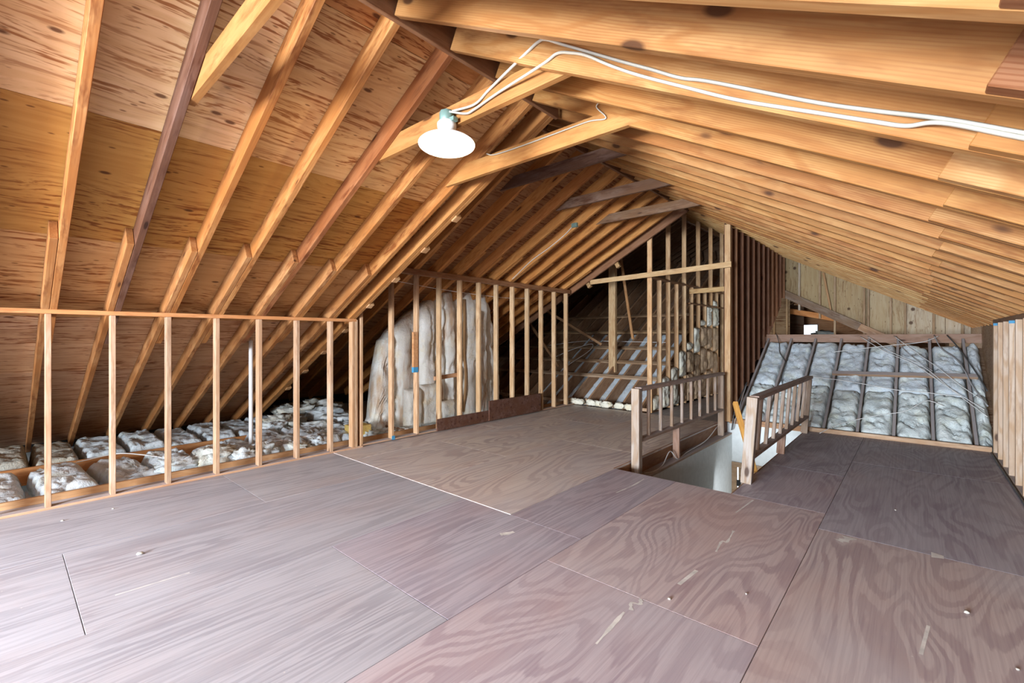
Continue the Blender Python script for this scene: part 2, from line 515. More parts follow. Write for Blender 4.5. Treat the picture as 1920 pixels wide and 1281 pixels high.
# left slope, lower roof -------------------------------------------------
ceil_l = root('ceiling', 'near roof slope with plywood sheathing and orange rafters above the low stud wall', 'ceiling', kind='structure')
ys1 = [1.915 + .406 * k for k in range(-24, 3)]
cols1 = {0.246: (.45, .21, .075), .652: (.16, .085, .06), 1.058: (.44, .205, .068), 1.464: (.48, .235, .082), 1.87: (.30, .125, .05), 2.276: (.42, .20, .068), 2.682: (.44, .21, .07)}
for y in ys1:
    if -2.55 < y < -1.25:                    # trimmed out round the added roof window
        a, b, up = along(ZL, RX1 - .02, -3.45, y, RD / 2)
        board('rafter', a, b, RT, RD, up, 'lumber_rough', (.6, .3, .1), ceil_l, .03)
        a, b, up = along(ZL, -4.66, -8.9, y, RD / 2)
        board('rafter_tail', a, b, RT, RD, up, 'lumber_rough', (.56, .30, .12), ceil_l, .05)
        continue
    c = min(cols1.items(), key=lambda q: abs(q[0] - y))[1]
    a, b, up = along(ZL, RX1 - .02, -5.95, y, RD / 2)
    board('rafter', a, b, RT, RD, up, 'lumber_rough', c, ceil_l, .03)
    a, b, up = along(ZL, -4.42 + R.uniform(-.04, .04), -8.9, y - .048, RD / 2)
    board('rafter_tail', a, b, RT, RD, up, 'lumber_rough', (.46, .24, .10), ceil_l, .05)
for y in (2.945, 2.994):
    a, b, up = along(ZL, RX1 - .02, -8.9, y, RD / 2)
    board('rafter', a, b, RT, RD, up, 'lumber', (.48, .235, .08), ceil_l, .04)
# blocks of the sheathing ends showing below the end rafter
for x in (-3.4, -3.9, -4.45, -5.0, -5.6, -6.2, -6.8, -7.4):
    a, b, up = along(ZL, x, x - .075, 3.03, .02)
    board('sheathing_end', a, b, .07, .07, up, 'lumber', (.5, .31, .16), ceil_l)
board('ridge_board', (RX1, Y0, RZ1 + .06), (RX1, S2, RZ1 + .06), .03, .18, (0, 0, 1), 'lumber', (.30, .15, .075), ceil_l)
rows = [(RX1 + .0, -2.38, (.50, .24, .085)), (-2.38, -3.49, (.74, .46, .25)), (-3.49, -4.60, (.56, .28, .075)), (-4.60, -5.71, (.53, .32, .14)),
        (-5.71, -6.82, (.62, .41, .25)), (-6.82, -7.93, (.62, .42, .28)), (-7.93, -9.04, (.56, .39, .27))]
for ri, (xa, xb, c) in enumerate(rows):
    ylist = []
    y = -7.423 if ri % 2 == 0 else -8.641
    while y < S2:
        ylist.append((max(y, Y0), min(y + 2.436, S2)))
        y += 2.436
    if ri == 2: ylist = [q for a_, b_ in ylist for q in ((a_, min(b_, -2.5)), (max(a_, -1.3), b_))]
    for ya, yb in ylist:
        if yb - ya > .05:
            pa, pb, up = along(ZL, xa - .001, xb + .001, 0, RD + .007)
            mid = (Vector(pa) + Vector(pb)) / 2
            w = (Vector(pa) - Vector(pb)).length
            if ri == 1: c = (.76, .55, .32) if yb < 1.2 else (.62, .39, .18)
            if ri == 2: c = (.60, .40, .15) if yb < .5 else ((.50, .275, .075) if yb < 2.5 else (.40, .18, .04))
            o = board('sheathing_panel', (mid.x, ya + .002, mid.z), (mid.x, yb - .002, mid.z), w, .012, up, 'sheathing', c, ceil_l, .05, .001)
def tie(y, z, zl, zr, root_, color, mat='lumber', dep=.14):
    """collar tie cut to the two slopes"""
    sol = lambda f, zz: (zz - f(0)) / (f(1) - f(0))
    e = .045
    pts = [(sol(zl, z - e), z), (sol(zr, z - e), z), (sol(zr, z + dep - e), z + dep), (sol(zl, z + dep - e), z + dep)]
    m = (pts[0][0] + pts[1][0]) / 2
    o = prism('collar_tie', pts, 1, y - .019, y + .019, mat, root_, color)
    return o
for y, c in ((.742, (.38, .19, .065)), (1.957, (.39, .195, .066)), (2.69, (.42, .22, .075)), (-.9, (.6, .34, .14))):
    tie(y, 2.79, ZL, ZR, ceil_l, c)

for xa, xb, ya, yb in ((RX1, -3.49, Y0, S2), (-4.60, -9.7, Y0, S2), (-3.49, -4.60, Y0, -2.5), (-3.49, -4.60, -1.3, S2)):
    prism('leak_cover', [(xa, ZL(xa) + .21), (xb, ZL(xb) + .21), (xb, ZL(xb) + .23), (xa, ZL(xa) + .23)], 1, ya, yb, 'black', ceil_l)  # black sheet added above the sheathing to keep sky out of its seams
sky_w = root('added_window', 'added roof window in the near slope, brightening the floor from behind the viewpoint', 'window', (-4.05, -1.9, ZL(-4.05)), kind='structure')  # unseen roof window, put in to brighten the near floor
for x in (-3.47, -4.62):
    a, b, up = along(ZL, x, x - .04, 0, RD / 2)
    board('window_frame', (a[0], -2.55, a[2]), (a[0], -1.25, a[2]), .04, .2, up, 'plain', (.75, .75, .73), sky_w)
for y in (-2.53, -1.27):
    a, b, up = along(ZL, -3.45, -4.64, y, RD / 2)
    board('window_frame', a, b, .04, .2, up, 'plain', (.75, .75, .73), sky_w)
# left slope, higher roof -------------------------------------------------
ceil_l2 = root('ceiling', 'farther roof slope of closely set brown rafters over the tall stud wall', 'ceiling', kind='structure')
ys2 = [3.12 + .412 * k for k in range(0, 12)]
for i, y in enumerate(ys2):
    c = ORANGE[(i * 3 + 1) % 5]
    a, b, up = along(ZL2, RX2 - .01, -5.9, y, RD / 2)
    board('rafter', a, b, RT, RD, up, 'lumber', c, ceil_l2, .04)
    a, b, up = along(ZL2, -4.80 + R.uniform(-.06, .06), -9.7, y + .048, RD / 2)
    board('rafter_tail', a, b, RT, RD, up, 'lumber', ORANGE[(i * 2) % 5], ceil_l2, .05)
a, b, up = along(ZL2, RX2 - .01, -9.7, 7.93, RD / 2 - .03)
board('rafter', a, b, RT, RD + .06, up, 'lumber', (.30, .155, .085), ceil_l2)
for x in (-4.35, -5.0, -5.6):
    a, b, up = along(ZL2, x, x - .07, 8.0, -.07)
    board('sheathing_end', a, b, .07, .16, (0, 0, 1), 'lumber', (.45, .30, .15), ceil_l2)
board('ridge_board', (RX2, S2, RZ2 + .06), (RX2, S3, RZ2 + .06), .03, .18, (0, 0, 1), 'lumber', (.28, .15, .08), ceil_l2)
for k, (xa, xb) in enumerate(((RX2, -4.1), (-4.1, -5.2), (-5.2, -6.3), (-6.3, -7.4), (-7.4, -8.5), (-8.5, -9.95))):
    for ya, yb in ((S2, 5.0), (5.0, S3)):
        pa, pb, up = along(ZL2, xa, xb, 0, RD + .007)
        mid = (Vector(pa) + Vector(pb)) / 2
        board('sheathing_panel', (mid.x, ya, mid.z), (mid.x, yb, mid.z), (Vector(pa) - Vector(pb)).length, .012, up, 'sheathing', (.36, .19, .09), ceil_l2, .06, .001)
for y, c in ((4.13, (.20, .125, .095)), (5.31, (.23, .15, .11)), (6.40, (.28, .19, .13))):
    tie(y, 3.245, ZL2, ZR, ceil_l2, c, 'lumber_rough', .13)
# closure between lower and higher roofs
for poly in ([(-9.2, -.3), (-10.2, -.3), (-10.2, ZL2(-10.2) + .2), (-9.2, ZL2(-9.2) + .2)],
             [(-9.2, ZL(-9.2) + .19), (-9.2, ZL2(-9.2) + .2), (RX2, RZ2 + .2), (RX2, ZL(RX2) + .19)],
             [(RX2, ZL(RX2) + .19), (RX2, RZ2 + .2), (RX1, RZ1 + .22)]):
    prism('end_panel', poly, 1, S2 + .005, S2 + .02, 'sheathing', ceil_l2, (.3, .18, .1))

prism('leak_cover', [(RX2, RZ2 + .21), (-11.2, ZL2(-11.2) + .21), (-11.2, ZL2(-11.2) + .23), (RX2, RZ2 + .23)], 1, S2, S3, 'black', ceil_l2)  # added black sheet, blocks sky light over the higher roof
# third part of the roof, dark
ceil_l3 = root('ceiling', 'dark roof underside over the far open eaves beyond the tall stud wall', 'ceiling', kind='structure')
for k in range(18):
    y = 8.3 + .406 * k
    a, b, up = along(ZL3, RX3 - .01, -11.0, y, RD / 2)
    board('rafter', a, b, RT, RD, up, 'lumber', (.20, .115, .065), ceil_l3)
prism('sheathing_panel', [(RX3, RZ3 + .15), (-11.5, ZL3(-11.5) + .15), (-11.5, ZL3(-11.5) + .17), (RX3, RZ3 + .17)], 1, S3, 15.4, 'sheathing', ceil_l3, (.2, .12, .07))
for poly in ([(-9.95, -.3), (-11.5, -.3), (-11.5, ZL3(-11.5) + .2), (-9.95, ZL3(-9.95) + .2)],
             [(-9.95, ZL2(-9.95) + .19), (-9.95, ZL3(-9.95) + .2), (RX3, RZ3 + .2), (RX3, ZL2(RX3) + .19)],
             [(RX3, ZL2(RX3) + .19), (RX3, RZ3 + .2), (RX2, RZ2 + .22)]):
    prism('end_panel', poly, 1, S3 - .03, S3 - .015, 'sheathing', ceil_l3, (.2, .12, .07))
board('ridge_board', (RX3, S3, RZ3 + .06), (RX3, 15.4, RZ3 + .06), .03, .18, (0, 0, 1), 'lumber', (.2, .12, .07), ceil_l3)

# right slope --------------------------------------------------------------
ceil_r = root('ceiling', 'long low roof slope of golden rafters stacked like planks over the stairs', 'ceiling', kind='structure')
GOLD = [(.40, .21, .07), (.36, .18, .056), (.42, .235, .09), (.36, .185, .066), (.40, .22, .085), (.34, .165, .056)]
k = -24
i = 0
while True:
    y = 1.885 + .406 * k if k != -2 else 1.13
    if y > 15.2: break
    xt = RX1 + .018 if y < S2 else (RX2 + .018 if y < S3 else RX3 + .018)
    c = GOLD[(i * 5 + 2) % 6]
    if y > 8: c = (.52, .34, .15)
    if y > GY:
        a, b, up = along(ZR, xt, -2.4, y, RD / 2)
        board('rafter', a, b, RT, RD, up, 'lumber', (.35, .2, .1), ceil_r)
    else:
        a, b, up = along(ZR, xt, .52, y, RD / 2)
        board('rafter', a, b, RT, RD, up, 'lumber_pale', c, ceil_r, .05)
        c2 = (.22, .10, .045) if y < 1.6 else GOLD[(i * 3 + 1) % 6]
        a, b, up = along(ZR, .09 + R.uniform(-.05, .05), 4.2, y - .047, RD / 2)
        board('rafter_tail', a, b, RT, RD, up, 'lumber_pale', c2, ceil_r, .05)
    k += 1; i += 1
for xa, xb, ya, yb in [(RX1, -1.1, Y0, S2), (RX2, -1.1, S2, S3), (RX3, -1.1, S3, GY), (RX3, -2.4, GY, 15.4)] + [(x, x + 1.09, Y0, GY) for x in (-1.1, 0, 1.1, 2.2, 3.3)]:
    pa, pb, up = along(ZR, xa, xb, 0, RD + .007)
    mid = (Vector(pa) + Vector(pb)) / 2
    y = ya
    while y < yb - .01:
        y2 = min(y + 2.438, yb)
        board('sheathing_panel', (mid.x, y + .0003, mid.z), (mid.x, y2 - .0003, mid.z), (Vector(pa) - Vector(pb)).length, .012, up, 'sheathing', (.5, .28, .12), ceil_r, .06, .001)
        y = y2

for xt, ya, yb in ((RX1, Y0, S2), (RX2, S2, S3), (RX3, S3, GY)):
    prism('leak_cover', [(xt - .05, ZR(xt - .05) + .21), (4.4, ZR(4.4) + .21), (4.4, ZR(4.4) + .23), (xt - .05, ZR(xt - .05) + .23)], 1, ya, yb, 'black', ceil_r)  # black sheets added over the right slope against light leaks

# ------------------------------------------------------------------ floor
floor = root('floor', 'worn purple-grey plywood subfloor sheets across the attic', 'floor', kind='structure')
def sheet(xa, xb, ya, yb, color, z=0.0, th=.019, lengthwise='y', name='floor_panel'):
    g = .0015
    w = xb - xa - 2 * g
    l = yb - ya - 2 * g
    V, Fc = cham_box(l, w, th, .0015) if lengthwise == 'y' else cham_box(w, l, th, .0015)
    rot = Matrix.Rotation(math.pi / 2, 4, 'Z') if lengthwise == 'y' else Matrix.Identity(4)
    return mesh_obj(name, V, Fc, 'floor_swirl' if xa > -1.8 or z > 0 else 'floor_ply', floor, color, matrix=Matrix.Translation(((xa + xb) / 2, (ya + yb) / 2, z - th / 2)) @ rot)
PUR = (.47, .425, .48); GRY = (.47, .46, .50); BRN = (.56, .46, .455); TAN = (.74, .65, .57); DRK = (.40, .375, .42)
for xa, xb, cuts, cc in (
        (-5.62, -4.2, (Y0, -3.36, -.92, 1.52, 2.72), (GRY, GRY, GRY, (.52, .51, .54))),
        (-4.2, -2.98, (Y0, -2.17, .27, 2.72), (GRY, GRY, GRY)),
        (-2.98, -1.765, (Y0, -3.37, -.93, 1.50, 2.72), (GRY, GRY, GRY, PUR)),
        (-1.765, -.54, (Y0, -2.56, -.12, 2.32, 4.43), (PUR, PUR, (.53, .465, .495), BRN)),
        (-.54, .84, (Y0, -.83, 1.61, 4.05, 6.48, 8.18), (PUR, PUR, (.55, .47, .46), DRK, DRK)),
        (-1.25, -.54, (4.43, 5.735, 8.18), ((.41, .36, .40), DRK))):
    for q in range(len(cuts) - 1):
        sheet(xa, xb, cuts[q], cuts[q + 1], cc[q])
sheet(-2.43, -1.765, 2.72, 4.43, (.44, .39, .44))
for xa, xb, cuts in ((-3.65, -2.43, (2.72, 5.16, 8.02)), (-4.87, -3.65, (2.72, 4.0, 6.44, 8.02)), (-5.62, -4.87, (2.72, 5.16, 7.6, 8.02))):
    for q in range(len(cuts) - 1):
        sheet(xa, xb, cuts[q], cuts[q + 1], TAN if q else (.70, .61, .55), .004, .023)
sheet(-3.7, -2.40, 8.02, 10.4, (.42, .38, .36)); sheet(-3.7, -2.40, 10.4, 14.0, (.42, .38, .36))
# ceiling board of the rooms below, between the joists
box('lower_ceiling', (-11.4, Y0, -.25), (-5.62, 15.4, -.235), 'drywall', floor)
box('rim_joist', (-2.43, 4.41, -.22), (-1.25, 4.449, -.021), 'lumber', floor, (.5, .33, .2))
for xa, xb, ya, yb in ((-5.62, 1.0, Y0, 4.41), (-5.62, -2.455, 4.41, 15.4), (-1.225, 1.0, 4.41, 8.3)):
    box('leak_backing', (xa, ya, -.075), (xb, yb, -.06), 'black', floor)  # black sheet added below the floor so no sky shows through
# paint streaks and scuffs
def streak(p, w, mat='paint_white', z=.0006):
    P = catmull([(x, y, 0) for x, y in p], 5)
    V, Fc = [], []
    for i, q in enumerate(P):
        t = (P[min(i + 1, len(P) - 1)] - P[max(0, i - 1)]).normalized()
        s = Vector((-t.y, t.x, 0)) * (w * (.35 + .65 * R.random()))
        V += [q + s, q - s]
    V = [v + Vector((0, 0, z)) for v in V]
    Fc = [[2 * i, 2 * i + 1, 2 * i + 3, 2 * i + 2] for i in range(len(P) - 1)]
    o = mesh_obj('paint_streak', V, Fc, mat, floor)
    return o
streak([(-1.11, 1.84), (-1.12, 2.0), (-1.13, 2.15)], .012)
streak([(-1.11, 2.19), (-1.14, 2.25), (-1.10, 2.27), (-1.12, 2.32)], .014)
streak([(-1.02, 2.6), (-1.0, 2.83)], .013)
streak([(-.99, 3.16), (-1.01, 3.35), (-.98, 3.36), (-1.0, 3.59)], .011)
streak([(-1.09, 3.97), (-1.06, 4.38)], .009)
streak([(-3.31, .42), (-3.30, .60), (-3.29, .76)], .008)
streak([(-2.05, 3.75), (-2.03, 4.05), (-2.04, 4.3)], .010)
streak([(-2.245, 2.40), (-2.22, 2.44), (-2.2, 2.5)], .026)
streak([(-.40, 3.90), (-.36, 3.96), (-.35, 4.02)], .045)
streak([(.08, 4.06), (.14, 4.06)], .05)
streak([(.02, 2.75), (.05, 3.05)], .018)

# ------------------------------------------------------------------ left knee wall
STUD = (.51, .36, .25)
wl = root('wall_left', 'low open stud wall with a single orange top plate along the eaves', 'wall', kind='structure')
board('top_plate', (XW - .045, Y0, 1.642), (XW - .045, 3.03, 1.642), .089, .038, (0, 0, 1), 'lumber', (.60, .30, .13), wl)
board('bottom_plate', (XW - .045, Y0, .0115), (XW - .045, S2 + .1, .0115), .089, .022, (0, 0, 1), 'lumber_dusty', (.58, .38, .25), wl)
ysk = [.26 + .406 * k for k in range(-20, 7)]
for y in ysk:
    board('stud', (XW - .045, y, .022), (XW - .045, y, 1.622), .038, .089, (1, 0, 0), 'lumber', STUD, wl, .09)
for y in (2.985, 3.025, 3.10):
    zt = ZL(XW) - .01 if y < 3.03 else 1.9
    board('stud', (XW - .045, y, .02), (XW - .045, y, zt), .036, .089, (1, 0, 0), 'lumber', (.56, .38, .24), wl, .05)
board('joist_edge', (-5.63, Y0, -.04), (-5.63, 8.0, -.04), .038, .20, (0, 0, 1), 'lumber', (.55, .33, .17), wl)
board('ledger', (-7.10, Y0, -.06), (-7.10, 3.1, -.06), .038, .185, (0, 0, 1), 'lumber', (.54, .28, .12), wl)

# tall stud wall
wt = root('wall_left', 'tall open stud wall in front of the standing insulation', 'wall', kind='structure')
board('top_plate', (XW - .045, 3.25, 2.383), (XW - .045, 7.86, 2.383), .089, .045, (0, 0, 1), 'lumber', (.42, .22, .11), wt)
board('top_plate', (XW - .045, 3.25, 2.343), (XW - .045, 7.86, 2.343), .089, .034, (0, 0, 1), 'lumber', (.36, .19, .10), wt)
for i in range(11):
    y = 3.57 + .418 * i
    c = (.58, .42, .26) if i not in (0, 1) else (.60, .42, .27)
    board('stud', (XW - .045, y, .02), (XW - .045, y, 2.326), .038, .089, (1, 0, 0), 'lumber', c, wt, .06)
board('bottom_plate', (XW - .045, 3.1, .028), (XW - .045, 8.0, .028), .089, .02, (0, 0, 1), 'lumber_dusty', (.5, .34, .24), wt)
board('blocking', (XW - .1, 4.36, .80), (XW - .1, 4.83, .83), .038, .06, (0, 0, 1), 'lumber', (.55, .34, .2), wt)
b_ = box('scab_block', (XW - .005, 3.885, .93), (XW + .033, 3.965, 1.50), 'lumber', wt, (.62, .34, .17))
box('blue_paint_mark', (XW - .007, 3.883, .925), (XW + .035, 3.967, 1.0), 'paint_blue', wt)
box('blue_paint_mark', (XW - .001, 3.55, .02), (XW + .002, 3.60, .075), 'paint_blue', wt)

# ------------------------------------------------------------------ right knee wall
wr = root('wall_right', 'pale board-like stud wall beside the purple floor', 'wall', kind='structure')
for k in range(0, 40):
    y = 8.05 - .406 * k
    if y < Y0: break
    board('stud', (XR + .045, y, .02), (XR + .045, y, ZR(XR) - .045), .038, .089, (1, 0, 0), 'lumber_pale', (.62, .52, .43), wr, .05)
    if k in (0, 3):
        box('blue_paint_mark', (XR - .001, y - .0195, ZR(XR) - .075), (XR + .06, y - .0189, ZR(XR) - .046), 'paint_blue', wr)
board('top_plate', (XR + .045, Y0, ZR(XR) - .024), (XR + .045, 8.1, ZR(XR) - .024), .089, .042, (0, 0, 1), 'lumber', (.28, .18, .12), wr)
board('bottom_plate', (XR + .045, Y0, .01), (XR + .045, 8.1, .01), .089, .02, (0, 0, 1), 'lumber_dusty', (.5, .38, .28), wr)

for k in range(9):
    ya = Y0 + 2.438 * k; yb = min(ya + 2.435, GY + .1)
    box('sheathing_panel', (XR + .092, ya, -.1), (XR + .104, yb, ZR(XR) + .1), 'sheathing', wr, (.42, .3, .2))

# ------------------------------------------------------------------ far slope: rafters of the cross wing, rising away
FY, FS = 8.2, .60
FK = 1 / math.hypot(1, FS); FD = Vector((0, FK, FS * FK)); FN = Vector((0, -FS * FK, FK))
def fp(x, s, off=0.0):
    """point on the far slope: s metres up the slope from its foot"""
    return Vector((x, FY, 0)) + FD * s + FN * off
GREY = (.30, .24, .20)
wf = root('wall_far', 'sloping rafter wall holding pale insulation beyond the stairs', 'wall', kind='structure')
SL = 2.70
xs_r = [.59 - .406 * k for k in range(0, 8)]
for x in xs_r:
    board('rafter', fp(x, .0, -.05), fp(x, SL, -.05), .038, .14, FN, 'lumber_dusty', GREY, wf)
board('bottom_plate', (-1.25, FY - .03, .03), (XR, FY - .03, .03), .04, .062, (0, 0, 1), 'lumber', (.55, .40, .28), wf)
board('bottom_plate', (-2.34, FY - .03, .02), (-1.25, FY - .03, .02), .04, .085, (0, 0, 1), 'lumber', (.45, .27, .16), wf)
board('header', fp(-2.30, SL + .03, .0) , fp(1.0, SL + .03, .0), .04, .15, (0, 0, 1), 'lumber', (.40, .27, .21), wf)
prism('backing', [(FY, -.14), (FY + SL * FK, SL * FS * FK - .14), (FY + SL * FK, SL * FS * FK - .16), (FY, -.16)], 0, -2.30, 1.2, 'sheathing', wf, (.2, .14, .1))
prism('side_panel', [(FY + .05, -.15), (FY + 2.6, 1.40), (FY + 2.6, -.15)], 0, -2.345, -2.335, 'sheathing', wf, (.16, .11, .08))
# glass wool between the rafters
ordinal = ['first', 'second', 'third', 'fourth', 'fifth', 'sixth', 'seventh', 'eighth', 'ninth', 'tenth', 'eleventh', 'twelfth']
mx = Matrix((FD, Vector((-1, 0, 0)), FN)).transposed().to_4x4()
bays = [(XR, .59)] + list(zip(xs_r[:-1], xs_r[1:]))
for i, (xa, xb) in enumerate(bays):
    xa2, xb2 = (xa - .021, xb + .021)
    if i == 0: xa2 = XR + .04
    halves = [(.05, 1.16 + R.uniform(-.05, .05)), (None, SL - .1 - R.uniform(0, .12))]
    mid = halves[0][1]
    for hname, s0, s1 in (('lower', .05, mid), ('upper', mid + .005, halves[1][1])):
        m = mx.copy(); m.translation = fp((xa2 + xb2) / 2, (s0 + s1) / 2, -.12)
        o = lump_slab('insulation_batt', s1 - s0, abs(xa2 - xb2) + .0, .145, m, 'fibre', .05 if hname == 'lower' else .035, i * 3.3 + (1 if hname == 'upper' else 0), 5.5, 34, 16, color=(.80, .85, .90) if hname == 'upper' else (.84, .88, .86))
        tag(o, f'{hname} grey glass-wool batt in the {ordinal[i]} sloped bay counted from the pale stud wall', 'insulation', 'batts on the far slope')
cb = board('cross_board', fp(-1.06, 1.50, .045), fp(.69, 1.57, .045), .089, .04, FN, 'lumber_dusty', (.40, .29, .21))
tag(cb, 'dusty board nailed flat across the insulated sloping bays', 'board')

# far slope, left of the passage: bare rafters and purlins
wfl = root('wall_far', 'dark bare rafters rising away behind the tall stud wall, crossed by purlins', 'wall', kind='structure')
SLL = 8.0
for k in range(15):
    x = -3.95 - .406 * k
    board('rafter', fp(x, .0, -.06), fp(x, SLL, -.06), .042, .28, FN, 'lumber', (.44, .28, .17), wfl)
    board('rafter_foot', (x, FY - .02, .03), (x, FY - .02, .135), .038, .03, (0, 1, 0), 'lumber', (.5, .35, .23), wfl)
    if 0 < k < 8:
        m = mx.copy(); m.translation = fp(x + .203, 1.6, -.20)
        o = lump_slab('insulation_batt', 3.2, .36, .06, m, 'fibre', .012, 60 + k, 5, 40, 8, color=(.80, .86, .92))
        tag(o, f'thin grey-blue insulation strip in the {ordinal[k]} bare rafter bay counted from the passage wall', 'insulation', 'strips between the bare far rafters')
prism('backing', [(FY, -.25), (FY + SLL * FK, SLL * FS * FK - .25), (FY + SLL * FK, SLL * FS * FK - .27), (FY, -.27)], 0, -11.4, -3.72, 'sheathing', wfl, (.2, .13, .09))
board('bottom_plate', (-9.5, FY - .06, .045), (-3.75, FY - .06, .045), .04, .06, (0, 0, 1), 'lumber', (.52, .36, .24), wfl)
for s, c in ((.92, (.50, .38, .27)), (1.50, (.42, .31, .21)), (2.1, (.36, .26, .17)), (2.85, (.38, .26, .15)), (3.7, (.34, .22, .13))):
    board('purlin', fp(-9.4, s, .10), fp(-3.74, s, .10), .089, .038, FN, 'lumber', c, wfl)
board('post', (-5.20, 9.35, .62), (-5.20, 9.35, 3.55), .17, .089, (0, 1, 0), 'lumber', (.60, .44, .26), wfl)
board('brace', (-5.25, 9.75, 3.55), (-4.95, 9.85, 1.38), .06, .038, (0, 1, 0), 'lumber', (.46, .27, .13), wfl)
board('brace', (-6.9, 8.9, 2.15), (-5.7, 9.7, 1.25), .06, .038, (0, 1, 0), 'lumber', (.36, .22, .12), wfl)
board('brace', (-7.2, 8.8, 1.75), (-6.4, 8.9, .72), .06, .038, (0, 1, 0), 'lumber', (.36, .22, .12), wfl)
# loose glass wool tufts at the foot of that slope
for k, (x, s) in enumerate(((-5.28, .13), (-4.98, .12), (-4.62, .13), (-4.35, .11), (-4.12, .10), (-4.8, .08), (-5.45, .12))):
    o = clump('insulation_tuft', (x, 8.05 + .02 * (k % 2), .075), s, .05, .06, 40 + k, 'fibre_cream', (1, .98, .9))
    tag(o, f'{ordinal[k]} cream tuft in the row at the foot of the bare far rafters', 'insulation', 'tufts along the far plate')

# partition by the passage
wp = root('wall_partition', 'tall partition of alternating long and short studs beside the back passage', 'wall', kind='structure')
PX = -3.69
for k in range(11):
    y = 8.02 + .42 * k
    tall = (k % 2 == 0)
    zt = ZR(PX - .05) + .05 if tall else 2.52
    if k == 0: zt = ZL2(PX) + .1
    board('stud', (PX, y, .02), (PX, y, zt), .038, .089, (1, 0, 0), 'lumber', (.66, .46, .27), wp, .08)
board('top_plate', (PX, 8.0, 2.54), (PX, 12.3, 2.54), .089, .04, (0, 0, 1), 'lumber', (.34, .2, .11), wp)
board('top_plate', (PX + .01, 9.9, 2.16), (PX + .01, 12.2, 2.16), .089, .03, (0, 0, 1), 'lumber', (.34, .2, .11), wp)
board('rail', (-4.93, 7.955, 2.54), (-2.25, 7.955, 2.625), .038, .092, (0, 0, 1), 'lumber', (.72, .53, .30), wp)
board('rail', (-3.69, 10.0, 2.42), (-2.38, 10.0, 2.44), .038, .10, (0, 0, 1), 'lumber', (.62, .42, .20), wp)
# far gable studs of the passage
for k in range(5):
    board('stud', (-3.5 + .28 * k, 13.0, .0), (-3.5 + .28 * k, 13.0, ZR(-3.5 + .28 * k)), .038, .089, (0, 1, 0), 'lumber', (.52, .36, .2), wp)
for k in range(4):
    box('backing_panel', (-3.69 + .34 * k, 13.07, 0), (-3.69 + .34 * k + .335, 13.085, ZR(-3.69 + .34 * k + .3)), 'sheathing', wp, (.34, .23, .13))
# batts standing in the partition bays, stepped up under the slope
MB = Matrix(((0, 0, 1), (0, 1, 0), (-1, 0, 0))).to_4x4()      # local x down-> up, z towards +X
MB = Matrix((Vector((0, 0, 1)), Vector((0, 1, 0)), Vector((-1, 0, 0)))).transposed().to_4x4()
MB = Matrix((Vector((0, 0, 1)), Vector((0, 1, 0)).cross(Vector((0, 0, 1))).cross(Vector((0, 0, 1))) * -1, Vector((1, 0, 0)))).transposed().to_4x4()
MB = Matrix((Vector((0, 0, 1)), Vector((0, 1, 0)), Vector((-1, 0, 0)) * -1)).transposed().to_4x4()
for k in range(9):
    y = 8.02 + .42 * k + .21
    top = .30 + .60 * max(0, y - 8.2) + (.08 if k % 2 else 0)
    z = .03; j = 0
    while z < top - .08:
        h = min((.55, .62, .48)[(k + j) % 3], top - z)
        if top - z - h < .12: h = top - z
        m = MB.copy(); m.translation = (PX - .05 + .012 * ((k + j) % 3), y, z + h / 2)
        last = z + h > top - .02
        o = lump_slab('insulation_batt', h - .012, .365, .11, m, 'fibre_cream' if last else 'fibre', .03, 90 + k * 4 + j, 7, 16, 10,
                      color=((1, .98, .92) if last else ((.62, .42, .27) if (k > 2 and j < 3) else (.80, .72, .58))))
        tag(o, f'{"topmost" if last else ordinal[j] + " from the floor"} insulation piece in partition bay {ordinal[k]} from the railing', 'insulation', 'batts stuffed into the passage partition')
        z += h; j += 1

# dark stud wall under the ridge
wd = root('wall_ridge', 'dark reddish wall of close vertical studs descending beside the insulated slope', 'wall', kind='structure')
DX = -2.29
for k in range(12):
    y = 8.06 + .38 * k
    zb = max(.0, FS * (y - FY)) + .02
    c = (.64, .43, .24) if k == 0 else (R.choice([(.30, .155, .085), (.34, .18, .10), (.25, .13, .08)]))
    board('stud', (DX - .045, y, 0.02 if k == 0 else zb - .1), (DX - .045, y, ZR(DX) + .02), .05 if k == 0 else .04, .089, (1, 0, 0), 'lumber', c, wd, .05)
    if k < 11:
        for q in (0, 1):
            ya, yb = y + .19 * q, y + .19 * (q + 1) - (.010 if not (k == 2 and q == 1) else .028)
            prism('plank', [(ya, max(0, FS * (ya - FY)) - .3), (yb, max(0, FS * (yb - FY)) - .3), (yb, ZR(DX) + .05), (ya, ZR(DX) + .05)], 0, DX - .105, DX - .091, 'lumber', wd, R.choice([(.21, .105, .06), (.17, .085, .05), (.25, .125, .07)]), grain='z')
board('stud', (DX - .045, 8.13, .02), (DX - .045, 8.13, ZR(DX)), .04, .089, (1, 0, 0), 'lumber', (.45, .25, .14), wd)

